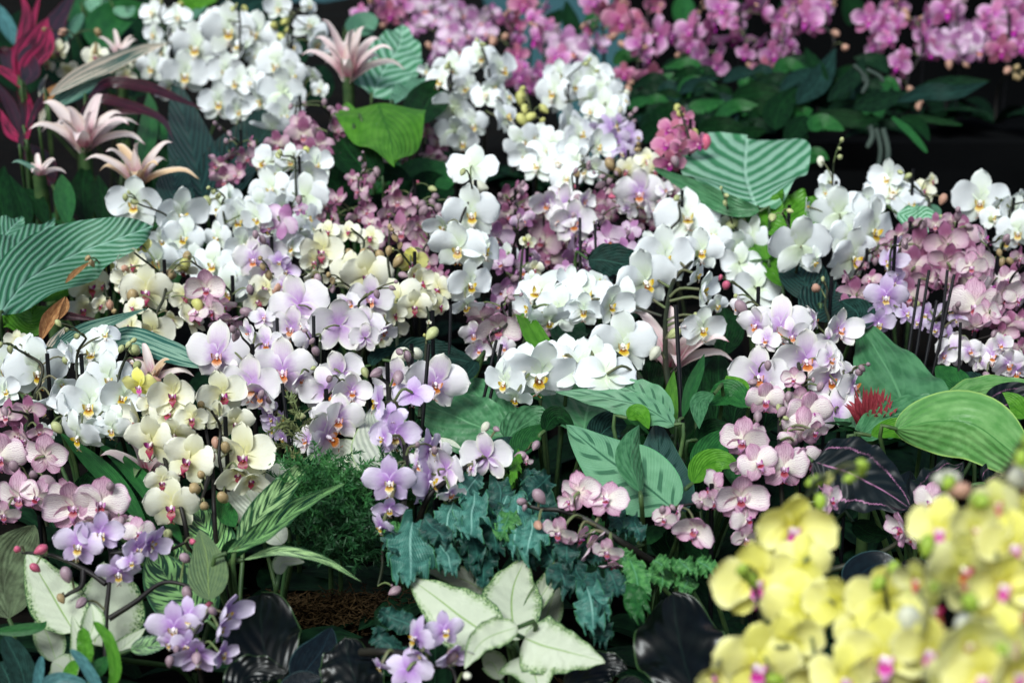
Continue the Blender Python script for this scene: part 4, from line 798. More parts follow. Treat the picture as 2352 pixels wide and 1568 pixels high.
# ================================================================== blurred yellow orchids close to the camera
def yel(label, fl, buds='', D=1.22, **k): return orchid('Y', label, GY, fl, buds, D0=D+.03, stake=0, rad=.0026, ref=1400, **k)
yel('leftmost blurred yellow orchid, two open blooms one above the other', '1733,1331,230,0,0,-8 1736,1523,240,5,0,5 1640,1545,90 1814,1476,190,170', '1780,1560,40,r', D=1.26)
yel('yellow orchid rising with lime buds at its tip, left part of the yellow group', '1820,1210,205,0,0,0 1846,1290,150,170,20,0 1839,1388,190,180,10,10 1919,1381,170,160,0,0 1876,1540,170,0,20,0', '1872,1105,40,r 1884,1151,38,r 1905,1098,30,y', D=1.24)
yel('yellow orchid with a magenta lip at the bottom of the frame', '2029,1503,240,0,0,0 2030,1376,200,170,10,0 1939,1555,170,0,10,0 2120,1546,180,20,0,0 1970,1450,120,180', '2089,1426,80,w', D=1.22)
yel('pale yellow orchid with orange red lips in the middle of the yellow group', '2210,1300,210,10,5,0,G 2139,1400,180,60,0,0,G 2160,1215,170,-20,-10,0,Y 2239,1370,150,0,20,0,G 2134,1490,190,-10,10,0 2276,1420,150,20,20,0 2110,1330,120,-40,0,0,G', '2176,1100,60,w 2205,1125,50,k 2130,1250,50,r', D=1.1)
yel('yellow orchid filling the lower right corner', '2226,1476,190,0,0,0,G 2314,1476,190,10,0,0 2250,1550,200,0,0,0 2334,1545,180,10,0,0 2180,1550,140,0,0,0,G', '2215,1440,60,w 2300,1500,60,r', D=1.02)
yel('yellow orchid at the right edge above the others', '2326,1250,190,0,0,0 2301,1340,200,0,0,0 2339,1400,190,10,0,0,G 2239,1213,160,0,-20,0,G 2289,1155,130,0,-20,0,G 2340,1110,120,10,-30,0,G 2352,1180,120', '2335,1095,60,w 2250,1150,50,r', D=1.06)
# ================================================================== foliage plants between the orchids
GCa = 'silver striped calatheas'; GBl = 'glossy black leaved plants'; GFe = 'blue green crinkled ferns'; GBr = 'broad green leaved plants'
# --- striped calatheas
plant('calathea', 'pale striped broad leaf standing against the black shade, right of centre', 'foliage plant',
 [([(1738,480),(1724,440,.0),(1712,390,.05),(1716,322,.10)], 168, 'orb2', 'fan', dict(rip=.11, ripn=1.7, fold=.16, nu=21, nt=36, dz=-.05)),
  ([(1745,486),(1670,470,.0),(1590,430),(1500,385,.05)], 24, 'sage', 'ovate', dict(rip=.25, roll=25, dz=-.07)),
  ([(1740,485),(1800,500),(1850,480),(1885,470)], 60, 'lime', 'ovate', dict(rip=.2, dz=-.02)),
  ([(1760,600),(1730,560),(1740,510),(1790,480)], 50, 'lime', 'ovate', dict(rip=.1, dz=.08))], GCa)
plant('calathea', 'big silver striped leaf at the left edge curling at its tip', 'foliage plant',
 [([(5,715),(70,640),(180,580),(280,545,-.05),(352,520,-.06)], 84, 'orb', 'ovate', dict(rip=.12, ripn=2, fold=.12, nu=15, dz=-.12)),
  ([(0,720),(20,640),(60,570),(125,505)], 75, 'orb', 'lance', dict(rip=.12, fold=.2, dz=-.04, nu=13)),
  ([(-20,620),(-10,570),(20,530),(50,500)], 60, 'orb', 'lance', dict(rip=.1, fold=.2, dz=.02)),
  ([(-30,700),(30,720),(80,740),(150,690)], 42, 'lime', 'ovate', dict(dz=-.02, rip=.15)),
  ([(90,690),(130,665),(190,650)], 30, 'lime', 'ovate', dict(dz=.02))], GCa)
plant('calathea', 'silver green striped leaf pointing up at the back beside the bromeliad', 'foliage plant',
 [([(855,225),(880,165),(915,110),(925,60)], 78, 'orb2', 'ovate', dict(rip=.08, roll=-10, nu=13, fold=.1)),
  ([(905,240),(940,215),(985,200),(1020,215)], 34, 'orb', 'ovate', dict(rip=.2, roll=20)),
  ([(800,80),(840,60),(860,70)], 34, 'orb', 'ovate', dict())], GCa)
plant('calathea', 'dark ribbed leaves hanging below the tall white orchid at upper left', 'foliage plant',
 [([(470,470),(455,400),(430,300),(400,180)], 62, 'orbd', 'ovate', dict(dz=.1, fold=.1, nu=13)),
  ([(500,470),(520,400),(560,330),(600,260)], 66, 'orbd', 'ovate', dict(dz=.14, nu=13)),
  ([(590,330),(620,290),(660,270)], 50, 'orbd', 'ovate', dict(dz=.1)),
  ([(420,520),(400,440),(410,360)], 45, 'orbd', 'ovate', dict(dz=.05)),
  ([(560,470),(600,420),(570,330)], 55, 'deep', 'ovate', dict(dz=.2))], GCa)
plant('calathea', 'small dark ribbed leaf in the gap left of the front white spray', 'foliage plant',
 [([(1350,595),(1400,600),(1450,615),(1485,650)], 42, 'teal', 'ovate', dict(rip=.1, dz=-.03)), ([(1380,680),(1380,640),(1420,610)], 30, 'teal', 'ovate', dict(dz=.03))], GCa)
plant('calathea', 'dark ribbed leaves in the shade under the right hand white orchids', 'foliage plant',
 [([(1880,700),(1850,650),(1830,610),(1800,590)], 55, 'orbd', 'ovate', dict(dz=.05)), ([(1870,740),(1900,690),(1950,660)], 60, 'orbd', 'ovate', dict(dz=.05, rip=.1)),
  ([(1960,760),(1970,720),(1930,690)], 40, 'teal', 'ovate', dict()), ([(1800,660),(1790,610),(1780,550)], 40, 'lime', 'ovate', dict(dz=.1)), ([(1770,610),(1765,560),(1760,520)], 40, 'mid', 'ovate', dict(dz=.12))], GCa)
plant('calathea', 'folded striped leaf under the uptilted white orchid at right', 'foliage plant',
 [([(2060,490),(2100,500),(2130,505),(2128,540)], 28, 'orb2', 'ovate', dict(rip=.2, dz=.02)), ([(2128,470),(2135,500),(2128,535)], 26, 'orb', 'ovate', dict(dz=.03))], GCa)
# --- bright and deep green leaves, back
plant('leafy_plant', 'bright yellow green leaf with a dark midrib in the upper middle', 'foliage plant',
 [([(868,235),(880,270),(897,320),(906,384)], 104, 'lime', 'heart', dict(fold=-.12, rip=.12, ripn=1.5, nu=13, dz=-.16, stalk=False)),
  ([(812,300),(800,270),(798,235)], 26, 'lime', 'ovate', dict(dz=-.1)),
  ([(870,415),(820,370),(790,330),(775,290)], 55, 'deep', 'ovate', dict(dz=-.02)),
  ([(835,290),(865,310),(890,345)], 22, 'orb2', 'lance', dict(dz=-.12)),
  ([(950,290),(975,250),(1000,215),(1030,215)], 50, 'deep', 'ovate', dict(dz=.0))], GBr)
plant('leafy_plant', 'deep green leaves behind the mauve orchids in the upper middle', 'foliage plant',
 [([(900,440),(960,420),(1010,400),(1045,380)], 55, 'mid', 'ovate', dict(dz=.12)), ([(960,470),(1000,430),(1030,410)], 50, 'deep', 'ovate', dict(dz=.14)),
  ([(780,450),(800,410),(830,370)], 55, 'deep', 'ovate', dict(dz=.16)), ([(860,400),(900,400),(945,412)], 24, 'orbd', 'ovate', dict(dz=.05)), ([(700,560),(760,460),(800,400)], 60, 'deep', 'ovate', dict(dz=.35)),
  ([(820,560),(860,500),(900,440)], 60, 'deep', 'ovate', dict(dz=.35)), ([(740,430),(720,380),(740,310)], 40, 'deep', 'ovate', dict(dz=.2))], GBr)
plant('leafy_plant', 'dark green leaves filling the top left corner behind the white orchids', 'foliage plant',
 [([(230,120),(240,70),(280,30),(340,15)], 48, 'mid', 'ovate', dict(dz=.15)), ([(180,80),(200,40),(190,-20)], 40, 'mid', 'ovate', dict(dz=.2)),
  ([(280,130),(250,90),(250,20)], 60, 'deep', 'ovate', dict(dz=.3)), ([(420,30),(440,10),(500,0)], 22, 'lime', 'ovate', dict(dz=.1)), ([(150,200),(140,120),(120,60)], 60, 'deep', 'ovate', dict(dz=.4)),
  ([(60,220),(40,120),(60,20)], 70, 'deep', 'ovate', dict(dz=.45)), ([(300,230),(300,170),(280,100)], 70, 'deep', 'ovate', dict(dz=.3)), ([(190,30),(165,70),(150,100)], 14, 'orb', 'lance', dict(dz=.05)),
  ([(330,120),(340,60),(330,0)], 60, 'deep', 'ovate', dict(dz=.5)), ([(200,0),(235,20),(260,0)], 22, 'orb2', 'ovate', dict(dz=.1)), ([(262,20),(290,30),(310,15)], 14, 'orb2', 'ovate', dict(dz=.1)),
  ([(500,60),(560,20),(640,-10)], 40, 'teal', 'ovate', dict(dz=.4)), ([(410,60),(440,20),(480,-10)], 30, 'orb', 'ovate', dict(dz=.25)), ([(690,240),(720,200),(740,150)], 50, 'deep', 'ovate', dict(dz=.3)),
  ([(560,120),(610,90),(640,30)], 60, 'deep', 'ovate', dict(dz=.4)), ([(650,170),(660,130),(690,90)], 50, 'deep', 'ovate', dict(dz=.4))], GBr)
plant('leafy_plant', 'upright green blades behind the bromeliads at left', 'foliage plant',
 [([(155,520),(150,470),(145,430),(142,400)], 24, 'mid', 'lance', dict(dz=-.0)), ([(240,520),(235,460),(225,400)], 22, 'deep', 'lance', dict(dz=.05)), ([(300,420),(330,350),(345,260),(340,210)], 24, 'mid', 'lance', dict(dz=.1)),
  ([(360,450),(380,380),(390,300)], 24, 'deep', 'lance', dict(dz=.15)), ([(60,540),(50,470),(20,400)], 22, 'deep', 'lance', dict(dz=.1)), ([(110,520),(80,460),(40,430)], 20, 'deep', 'lance', dict(dz=.1)),
  ([(280,330),(290,270),(310,220)], 26, 'deep', 'lance', dict(dz=.2)), ([(390,330),(360,290),(350,240)], 22, 'mid', 'lance', dict(dz=.12)), ([(200,520),(190,440),(200,370)], 30, 'deep', 'lance', dict(dz=.12)),
  ([(20,540),(0,450),(10,380)], 30, 'deep', 'lance', dict(dz=.2)), ([(330,500),(340,440),(370,400)], 30, 'deep', 'lance', dict(dz=.2)), ([(120,430),(90,370),(60,330)], 30, 'burg', 'lance', dict(dz=.2))], GBr)
# --- cordyline / dragon plants top left
plant('cordyline', 'crimson and burgundy cordyline shoot in the top left corner', 'foliage plant',
 [([(50,200),(60,140),(85,90),(110,40)], 34, 'pink', 'lance', dict(fold=.4, dz=-.1)), ([(45,190),(70,150),(105,110),(115,60)], 24, 'pink', 'lance', dict(fold=.4, dz=-.13)),
  ([(45,195),(50,100),(60,30),(45,-20)], 14, 'pink', 'lance', dict(dz=-.08)), ([(40,190),(30,140),(60,90),(95,-20)], 18, 'pink', 'lance', dict(dz=-.04)),
  ([(55,200),(90,120),(130,50),(180,-30)], 30, 'burg', 'lance', dict(dz=-.02)), ([(40,200),(20,150),(10,120),(-20,140)], 16, 'burg', 'lance', dict(dz=-.1)), ([(50,205),(30,180),(0,160),(-20,150)], 12, 'pink', 'lance', dict(dz=-.12)),
  ([(50,200),(70,170),(60,130),(70,100)], 22, 'burg', 'lance', dict(dz=-.14)), ([(40,110),(20,70),(0,30),(-20,0)], 18, 'bluel', 'lance', dict(dz=0)), ([(45,340),(60,280),(55,230),(40,190)], 13, 'burg', 'strap', dict(dz=-.05)),
  ([(60,340),(30,260),(10,220),(-20,180)], 14, 'burg', 'lance', dict(dz=-.03)), ([(50,330),(20,300),(0,250)], 13, 'pink', 'lance', dict(dz=-.02)), ([(60,330),(70,260),(60,200)], 8, 'pink', 'lance', dict(dz=-.06))])
plant('cordyline', 'long arching burgundy leaves passing in front of the dark ribbed leaves', 'foliage plant',
 [([(200,230),(250,192),(330,200),(400,225),(475,255)], 15, 'burg', 'lance', dict(dz=-.12)), ([(180,280),(220,230),(300,245),(370,275),(400,325)], 13, 'burg', 'lance', dict(dz=-.1)),
  ([(200,290),(260,260),(330,262)], 8, 'burg', 'lance', dict(dz=-.1)), ([(60,300),(100,230),(150,200),(200,200)], 12, 'burg', 'lance', dict(dz=-.06))])
plant('stromanthe', 'cream and teal streaked leaf slanting up across the upper left', 'foliage plant',
 [([(112,222),(180,180),(260,145),(330,115),(388,100)], 23, 'tri', 'lance', dict(dz=-.16, fold=.3)), ([(115,250),(160,220),(210,190),(260,170)], 24, 'trid', 'lance', dict(dz=-.1)),
  ([(110,250),(115,215),(140,190)], 12, 'brown', 'lance', dict(dz=-.1)), ([(90,300),(100,250),(95,200),(110,170)], 9, 'tri', 'lance', dict(dz=-.05))])
plant('stromanthe', 'teal leaf edged in cream lying between the white orchids at left', 'foliage plant',
 [([(120,800),(180,765),(250,740),(338,708)], 17, 'trid', 'lance', dict(dz=-.12)), ([(220,810),(290,770),(380,800),(440,825),(512,850)], 30, 'trid', 'lance', dict(dz=-.06, fold=-.3)),
  ([(10,790),(60,745),(110,725),(230,735)], 24, 'burg', 'lance', dict(dz=.02, roll=10)), ([(100,815),(130,780),(150,750)], 12, 'tri', 'lance', dict(dz=-.08)), ([(240,850),(320,840),(400,850),(440,830)], 20, 'burg', 'lance', dict(dz=-.0)),
  ([(280,850),(350,870),(420,850)], 18, 'trid', 'lance', dict(dz=.02))])
plant('dried_leaf', 'dry curled tan leaf standing under the big striped leaf at left', 'dead leaf',
 [([(92,785),(108,750),(125,720),(150,680)], 17, 'brown', 'lance', dict(fold=.9, dz=-.16)), ([(135,735),(150,710),(153,682)], 9, 'brown', 'lance', dict(fold=.9, dz=-.17))], stalk=False)
plant('dried_leaf', 'narrow dry leaf behind the cream orchids, below the striped leaf', 'dead leaf', [([(150,650),(175,625),(212,598)], 7, 'brown', 'lance', dict(dz=-.1))], stalk=False)
# --- bromeliads
bromeliad('white and pink bromeliad, its bracts spreading wide at far left', 195, 335, 140, ['brW', 'brW', 'brS'], n=13, seed=3)
bromeliad('peach coloured bromeliad just right of the white and pink one', 318, 415, 122, ['brP', 'brP', 'brW'], n=11, seed=8)
bromeliad('pink striped bromeliad in front of the silver leaf at the back', 800, 175, 118, ['brS', 'brS', 'brW'], n=14, seed=5, tall=1.3, dz=-.1)
bromeliad('pink bromeliad seen between the stems of the front white spray', 1540, 835, 150, ['brS', 'brS', 'brW'], n=12, seed=9, tall=1.0, dz=.16)
bromeliad('small pale bromeliad poking out above the yellow hooded bloom at left', 350, 868, 90, ['brP', 'brW'], n=7, seed=12, tall=1.0, dz=.0, low=False)
bromeliad('small white bromeliad at the upper left behind the streaked leaf', 275, 130, 65, ['brW'], n=7, seed=14, tall=1.2, low=False)
bromeliad('pale bromeliad cut by the left edge under the cordyline', 90, 400, 75, ['brW', 'trid'], n=7, seed=15, tall=.7, low=False)
bromeliad('low dusky bromeliad leaves just below the lower left white orchids', 335, 1090, 120, ['olived', 'olive', 'brS'], n=8, seed=17, tall=.9, low=False, dz=.08)
# red tuft
D_ = dep(935)-.02; c_ = P(2002,950,D_); rt = thing('red_tuft_flower', Vector((c_.x, c_.y+.02, soil(c_.x, c_.y))), 'round tuft of short red bracts beside the big pale green leaf', 'flower')
rr_ = random.Random(4)
for ring, (n_, rad_, up_) in enumerate([(16, .030, .012), (14, .022, .026), (11, .012, .034), (6, .004, .038)]):
    m_ = MB()
    for i in range(n_):
        a = 2*PI*i/n_+ring; e = Vector((math.cos(a), math.sin(a), 0)); c0 = c_-rt.location
        g_ = leaf_mesh([c0+e*rad_*.3+Vector((0,0,-.03)), c0+e*rad_*.9+Vector((0,0,up_*.2)), c0+e*rad_*1.15*rr_.uniform(.9,1.1)+Vector((0,0,up_*rr_.uniform(.8,1.1)))], .0046, 'bract', fold=.5, nt=5, nu=3, face=Vector((0,-.5,1)), rr=rr_)
        o_ = len(m_.v); m_.v += g_.v; m_.f += [tuple(q+o_ for q in f) for f in g_.f]; m_.uv += g_.uv; m_.mi += g_.mi
    m_.obj('bract_ring', ML['red'], rt)
for a in (-.6, .5, 2.6, 3.8):
    e = Vector((math.cos(a), math.sin(a)*.5, 0)); leaf_mesh([c0+Vector((0,0,-.035)), c0+e*.03+Vector((0,0,-.022)), c0+e*.07+Vector((0,0,-.018))], .012, 'lance', fold=.4, nt=8, nu=5, rr=rr_).obj('leaf', ML['deep'], rt)
s_ = MB(); s_.tube([Vector((0,0,0)), c0*.5, c0+Vector((0,0,-.02))], [.008,.008,.01], 0, 8); s_.obj('stalk', m_petiole, rt)
# --- big leaves right
plant('leafy_plant', 'broad grey green leaf right of the lilac column, behind the red tuft', 'foliage plant',
 [([(2110,1010),(2080,940),(2045,860),(1975,740)], 118, 'sage', 'ovate', dict(rip=.08, fold=-.12, nu=13, dz=.02)), ([(1975,1000),(2040,960),(2120,930),(2165,925)], 45, 'sage', 'ovate', dict(rip=.15, dz=-.02, fold=-.2)),
  ([(2200,930),(2190,880),(2150,840)], 38, 'mid', 'ovate', dict(dz=.05)), ([(1960,1000),(1945,940),(1940,870)], 34, 'sage', 'ovate', dict(dz=.04)), ([(2280,920),(2230,880),(2200,860)], 30, 'teal', 'ovate', dict(dz=.08))], GBr)
plant('leafy_plant', 'large pale apple green leaf sweeping down at the right edge', 'foliage plant',
 [([(2060,985),(2150,968),(2235,975),(2320,1035),(2430,1130)], 80, 'apple', 'lance', dict(rip=.22, ripn=.9, fold=-.5, nu=17, dz=-.1, roll=-6, curl=-22)),
  ([(2170,945),(2220,900),(2290,880),(2400,885)], 34, 'apple', 'lance', dict(rip=.12, dz=-.0, fold=-.4)),
  ([(2000,1000),(2060,985),(2130,1000),(2140,1010)], 26, 'lime', 'ovate', dict(dz=-.05)),
  ([(2360,960),(2320,930),(2260,915)], 30, 'lime', 'ovate', dict(dz=.02))], GBr)
plant('rose_calathea', 'near black leaf with a broken pink ring, right of the veined pink column', 'foliage plant',
 [([(1868,1060),(1930,1078),(2000,1110),(2090,1165)], 96, 'rose', 'ovate', dict(rip=.10, fold=-.18, nu=19, dz=-.1, nt=36))])
plant('rose_calathea', 'near black pink ringed leaf at the right edge behind the pale green one', 'foliage plant',
 [([(2270,950),(2310,930),(2350,920),(2390,950)], 48, 'rose', 'ovate', dict(dz=.02, nu=13)), ([(2260,1110),(2300,1090),(2380,1100)], 34, 'rose', 'ovate', dict(dz=-.02, nu=13))])
plant('rose_calathea', 'upright dark leaf with a brown scalloped edge above the yellow orchids', 'foliage plant',
 [([(2170,1190),(2150,1140),(2170,1095),(2210,1065)], 58, 'rose', 'ovate', dict(dz=-.02, roll=15, nu=13, rip=.15)), ([(2100,1180),(2080,1130),(2090,1080)], 36, 'black', 'ovate', dict(dz=.05))])
plant('leafy_plant', 'pointed green leaf tips hanging below the veined pink orchids at right', 'foliage plant',
 [([(1870,1180),(1895,1200),(1915,1225),(1930,1262)], 22, 'deep', 'lance', dict(dz=-.05)), ([(1850,1180),(1870,1220),(1880,1270)], 22, 'deep', 'lance', dict(dz=-.02)), ([(1960,1200),(2000,1225),(2040,1230)], 26, 'deep', 'ovate', dict(dz=.05)),
  ([(1560,1290),(1530,1240),(1540,1190)], 40, 'deep', 'ovate', dict(dz=.08)), ([(1480,1250),(1510,1220),(1530,1215)], 18, 'mid', 'ovate', dict(dz=.02)), ([(1620,1290),(1600,1250),(1560,1230)], 34, 'deep', 'ovate', dict(dz=.06))], GBr)
# --- centre broad leaves
plant('leafy_plant', 'smooth light green triangular leaf behind the lilac blooms, centre', 'foliage plant',
 [([(1165,1000),(1090,975),(1020,945),(940,915)], 78, 'sage', 'ovate', dict(rip=.05, dz=.06, nu=11, fold=-.1)), ([(1170,990),(1140,950),(1090,900),(1050,870)], 52, 'sage', 'lance', dict(dz=.08)),
  ([(940,1020),(960,960),(990,900)], 50, 'deep', 'ovate', dict(dz=.15)), ([(1180,1040),(1140,1010),(1080,1000)], 34, 'deep', 'ovate', dict(dz=.08))], GBr)
plant('leafy_plant', 'dark leaf with pale veins behind the budded stem, centre left', 'foliage plant',
 [([(900,830),(960,815),(1020,820),(1095,835)], 42, 'teal', 'ovate', dict(rip=.1, dz=.05)), ([(1095,830),(1070,860),(1030,870)], 18, 'teal', 'ovate', dict(dz=.02)), ([(850,840),(870,815),(920,800)], 16, 'teal', 'ovate', dict(dz=.04))], GBr)
plant('leafy_plant', 'broad mid green leaves in the shade under the drooping white blooms', 'foliage plant',
 [([(1340,1000),(1345,960),(1355,920),(1360,880)], 105, 'sage', 'ovate', dict(dz=.12, nu=11)), ([(1160,1010),(1190,985),(1230,960),(1265,965)], 42, 'sage', 'ovate', dict(dz=.04, rip=.1)),
  ([(1180,1050),(1210,1010),(1250,975)], 30, 'mid', 'ovate', dict(dz=.0)), ([(1250,990),(1270,960),(1290,960),(1320,985)], 26, 'deep', 'ovate', dict(dz=.0)), ([(1360,1020),(1400,980),(1440,975)], 40, 'teal', 'ovate', dict(dz=.05)),
  ([(1190,1050),(1160,1030),(1130,1010)], 34, 'teal', 'ovate', dict(dz=.04)), ([(1290,840),(1240,790),(1210,740),(1178,700)], 26, 'lime', 'lance', dict(dz=.0)), ([(1240,920),(1220,850),(1210,780)], 40, 'mid', 'ovate', dict(dz=.12)),
  ([(1420,930),(1440,880),(1430,830)], 40, 'mid', 'lance', dict(dz=.12)), ([(1300,800),(1310,760),(1340,740)], 45, 'sage', 'ovate', dict(dz=.15)), ([(1250,860),(1270,800),(1290,750)], 40, 'deep', 'ovate', dict(dz=.15))], GBr)
plant('peacock_calathea', 'pale leaf with dark finger marks spread low in the centre right', 'foliage plant',
 [([(1548,1168),(1470,1105),(1390,1050),(1300,975)], 84, 'pea', 'ovate', dict(rip=.07, ripn=1.5, fold=-.12, nu=17, dz=-.08, roll=6)),
  ([(1470,1130),(1450,1060),(1455,1010),(1468,975)], 34, 'sage', 'lance', dict(dz=-.13, roll=-20, fold=-.5)),
  ([(1548,975),(1480,935),(1400,915),(1275,898)], 34, 'pea', 'ovate', dict(dz=-.06, rip=.15, fold=-.3, nu=13)),
  ([(1540,965),(1500,920),(1450,895),(1420,880)], 36, 'pea', 'ovate', dict(dz=-.02, rip=.1, nu=13)),
  ([(1440,960),(1470,950),(1490,985)], 22, 'lime', 'ovate', dict(dz=-.05))])
plant('peacock_calathea', 'dark green leaf with darker fingers beside the thick arching stem', 'foliage plant',
 [([(1550,1185),(1530,1120),(1515,1050),(1510,965)], 66, 'pead', 'ovate', dict(dz=.0, nu=13, fold=-.12)), ([(1590,1180),(1600,1110),(1590,1040)], 40, 'deep', 'ovate', dict(dz=.06))])
plant('leafy_plant', 'bright and deep green leaves behind the thick white orchid stems', 'foliage plant',
 [([(1720,935),(1680,905),(1650,915),(1620,930)], 34, 'mid', 'ovate', dict(dz=-.02)), ([(1710,920),(1690,890),(1668,862)], 28, 'lime', 'lance', dict(dz=-.01)), ([(1640,905),(1610,920),(1605,950),(1606,985)], 22, 'sage', 'lance', dict(dz=-.05)),
  ([(1595,1080),(1625,1040),(1665,1010),(1700,1000)], 34, 'mid', 'ovate', dict(dz=.02)), ([(1590,1110),(1620,1070),(1660,1060),(1700,1075)], 34, 'lime', 'ovate', dict(dz=-.0)), ([(1600,1010),(1640,985),(1690,990)], 26, 'deep', 'ovate', dict(dz=.02)),
  ([(1568,960),(1585,900),(1605,850),(1618,812)], 16, 'mid', 'lance', dict(dz=-.03)), ([(1545,1000),(1540,920),(1548,850)], 18, 'lime', 'lance', dict(dz=.04)), ([(1680,980),(1700,900),(1720,820)], 45, 'deep', 'lance', dict(dz=.14)),
  ([(1640,1000),(1650,900),(1650,800)], 50, 'deep', 'lance', dict(dz=.2)), ([(1600,960),(1590,880),(1570,800)], 40, 'deep', 'lance', dict(dz=.2)), ([(1500,920),(1490,860),(1500,800)], 36, 'deep', 'lance', dict(dz=.16)),
  ([(1750,1000),(1760,940),(1740,880)], 40, 'deep', 'lance', dict(dz=.18)), ([(1690,1120),(1690,1060),(1720,1010)], 30, 'mid', 'lance', dict(dz=.08)), ([(1660,820),(1670,760),(1660,700)], 40, 'deep', 'lance', dict(dz=.2)), ([(1640,1170),(1650,1120),(1690,1080)], 40, 'deep', 'ovate', dict(dz=.1))], GBr)
# --- ivory caladiums
plant('caladium', 'large ivory leaf behind the curling lavender stem, centre', 'foliage plant',
 [([(900,1120),(890,1050),(880,990),(860,930)], 84, 'cal', 'ovate', dict(dz=-.05, nu=13, fold=.15)), ([(830,1110),(800,1060),(760,1040),(700,1010)], 48, 'cal', 'ovate', dict(dz=.0)), ([(950,1110),(960,1060),(940,1010)], 48, 'cal', 'ovate', dict(dz=.01)),
  ([(1060,1030),(1030,1015),(980,1010),(920,1015)], 8, 'cal', 'lance', dict(dz=-.08)), ([(960,1120),(1000,1090),(1020,1060)], 34, 'cal', 'ovate', dict(dz=.0))])
plant('caladium', 'ivory leaf low behind the hanging dark buds, left of centre', 'foliage plant',
 [([(640,1210),(600,1180),(560,1130),(530,1090)], 58, 'cal', 'ovate', dict(dz=.02)), ([(650,1250),(630,1220),(640,1180)], 30, 'cal', 'ovate', dict(dz=-.02)), ([(600,1130),(640,1090),(640,1060)], 30, 'cal', 'ovate', dict(dz=.04)), ([(640,1320),(650,1290),(700,1290)], 20, 'agd', 'ovate', dict(dz=-.02))])
# --- white rimmed aglaonemas
plant('aglaonema', 'white leaves with green freckled rims, bottom centre', 'foliage plant',
 [([(1150,1472),(1080,1430),(1020,1385),(940,1325)], 76, 'agl', 'ovate', dict(dz=-.08, rip=.06, fold=-.1, nu=15)), ([(1185,1470),(1175,1400),(1180,1345),(1205,1285)], 72, 'agl', 'ovate', dict(dz=-.06, rip=.06, fold=.12, nu=15)),
  ([(1192,1465),(1230,1390),(1275,1320),(1306,1250)], 25, 'agl', 'lance', dict(dz=-.05, fold=.8)), ([(1205,1465),(1260,1485),(1320,1500),(1390,1520)], 74, 'agl', 'heart', dict(dz=-.1, rip=.07, fold=-.12, nu=15)),
  ([(1190,1440),(1140,1455),(1100,1480),(1068,1535)], 36, 'agl', 'ovate', dict(dz=-.13, rip=.1, fold=.3, nu=13)), ([(1200,1505),(1225,1540),(1240,1600)], 72, 'agl', 'heart', dict(dz=-.08, nu=13)),
  ([(1150,1400),(1100,1350),(1050,1325),(980,1310)], 36, 'agd', 'ovate', dict(dz=.0)), ([(1240,1460),(1260,1400),(1280,1340)], 36, 'agd', 'ovate', dict(dz=.0)), ([(1150,1560),(1130,1520),(1110,1530)], 30, 'agd', 'ovate', dict(dz=-.02))])
plant('aglaonema', 'white leaves with green rims behind the forked lavender orchid, bottom left', 'foliage plant',
 [([(170,1450),(140,1400),(105,1340),(62,1268)], 62, 'agl', 'ovate', dict(dz=-.02, rip=.05, fold=.1, nu=15)), ([(215,1480),(235,1420),(250,1360),(240,1290)], 92, 'agl', 'ovate', dict(dz=.01, rip=.05, nu=15, fold=-.08)),
  ([(170,1540),(180,1480),(165,1410)], 18, 'agl', 'lance', dict(dz=-.06)), ([(260,1500),(290,1480),(335,1440)], 20, 'agl', 'lance', dict(dz=-.04)), ([(130,1520),(110,1460),(85,1415)], 34, 'agd', 'ovate', dict(dz=.0)),
  ([(200,1480),(215,1430),(210,1385)], 26, 'agl', 'lance', dict(dz=-.08, fold=.5)), ([(170,1560),(140,1530),(120,1520)], 34, 'agd', 'ovate', dict(dz=-.03))])
# --- streaked dark leaves
plant('streaked_leaf_plant', 'dark leaves streaked with lime, right of the forked lavender orchid', 'foliage plant',
 [([(478,1425),(430,1375),(380,1320),(345,1255)], 72, 'fish', 'ovate', dict(dz=-.0, nu=17, fold=-.1)), ([(500,1300),(490,1250),(465,1200),(445,1160)], 52, 'fish', 'ovate', dict(dz=.03, nu=15)),
  ([(300,1492),(350,1480),(400,1470)], 22, 'fish', 'ovate', dict(dz=-.05)), ([(440,1330),(400,1290),(380,1240)], 40, 'fish', 'ovate', dict(dz=.05))])
plant('streaked_leaf_plant', 'long yellow green streaked leaf rising in front of the fern, left of centre', 'foliage plant',
 [([(548,1255),(600,1180),(660,1110),(722,1040)], 34, 'fish2', 'ovate', dict(dz=-.12, nu=15, fold=.2)), ([(520,1270),(600,1230),(680,1170),(800,1105)], 25, 'fish', 'lance', dict(dz=-.12, fold=.8, rip=.15)),
  ([(560,1285),(640,1265),(740,1285),(830,1335)], 12, 'fish2', 'lance', dict(dz=-.1)), ([(520,1290),(540,1260),(600,1240)], 24, 'deep', 'lance', dict(dz=-.06)), ([(540,1210),(520,1180),(490,1120)], 22, 'mid', 'lance', dict(dz=.0)),
  ([(480,1378),(478,1330),(475,1280),(458,1215)], 46, 'olive', 'ovate', dict(dz=-.1, fold=.15, stalk=False))])
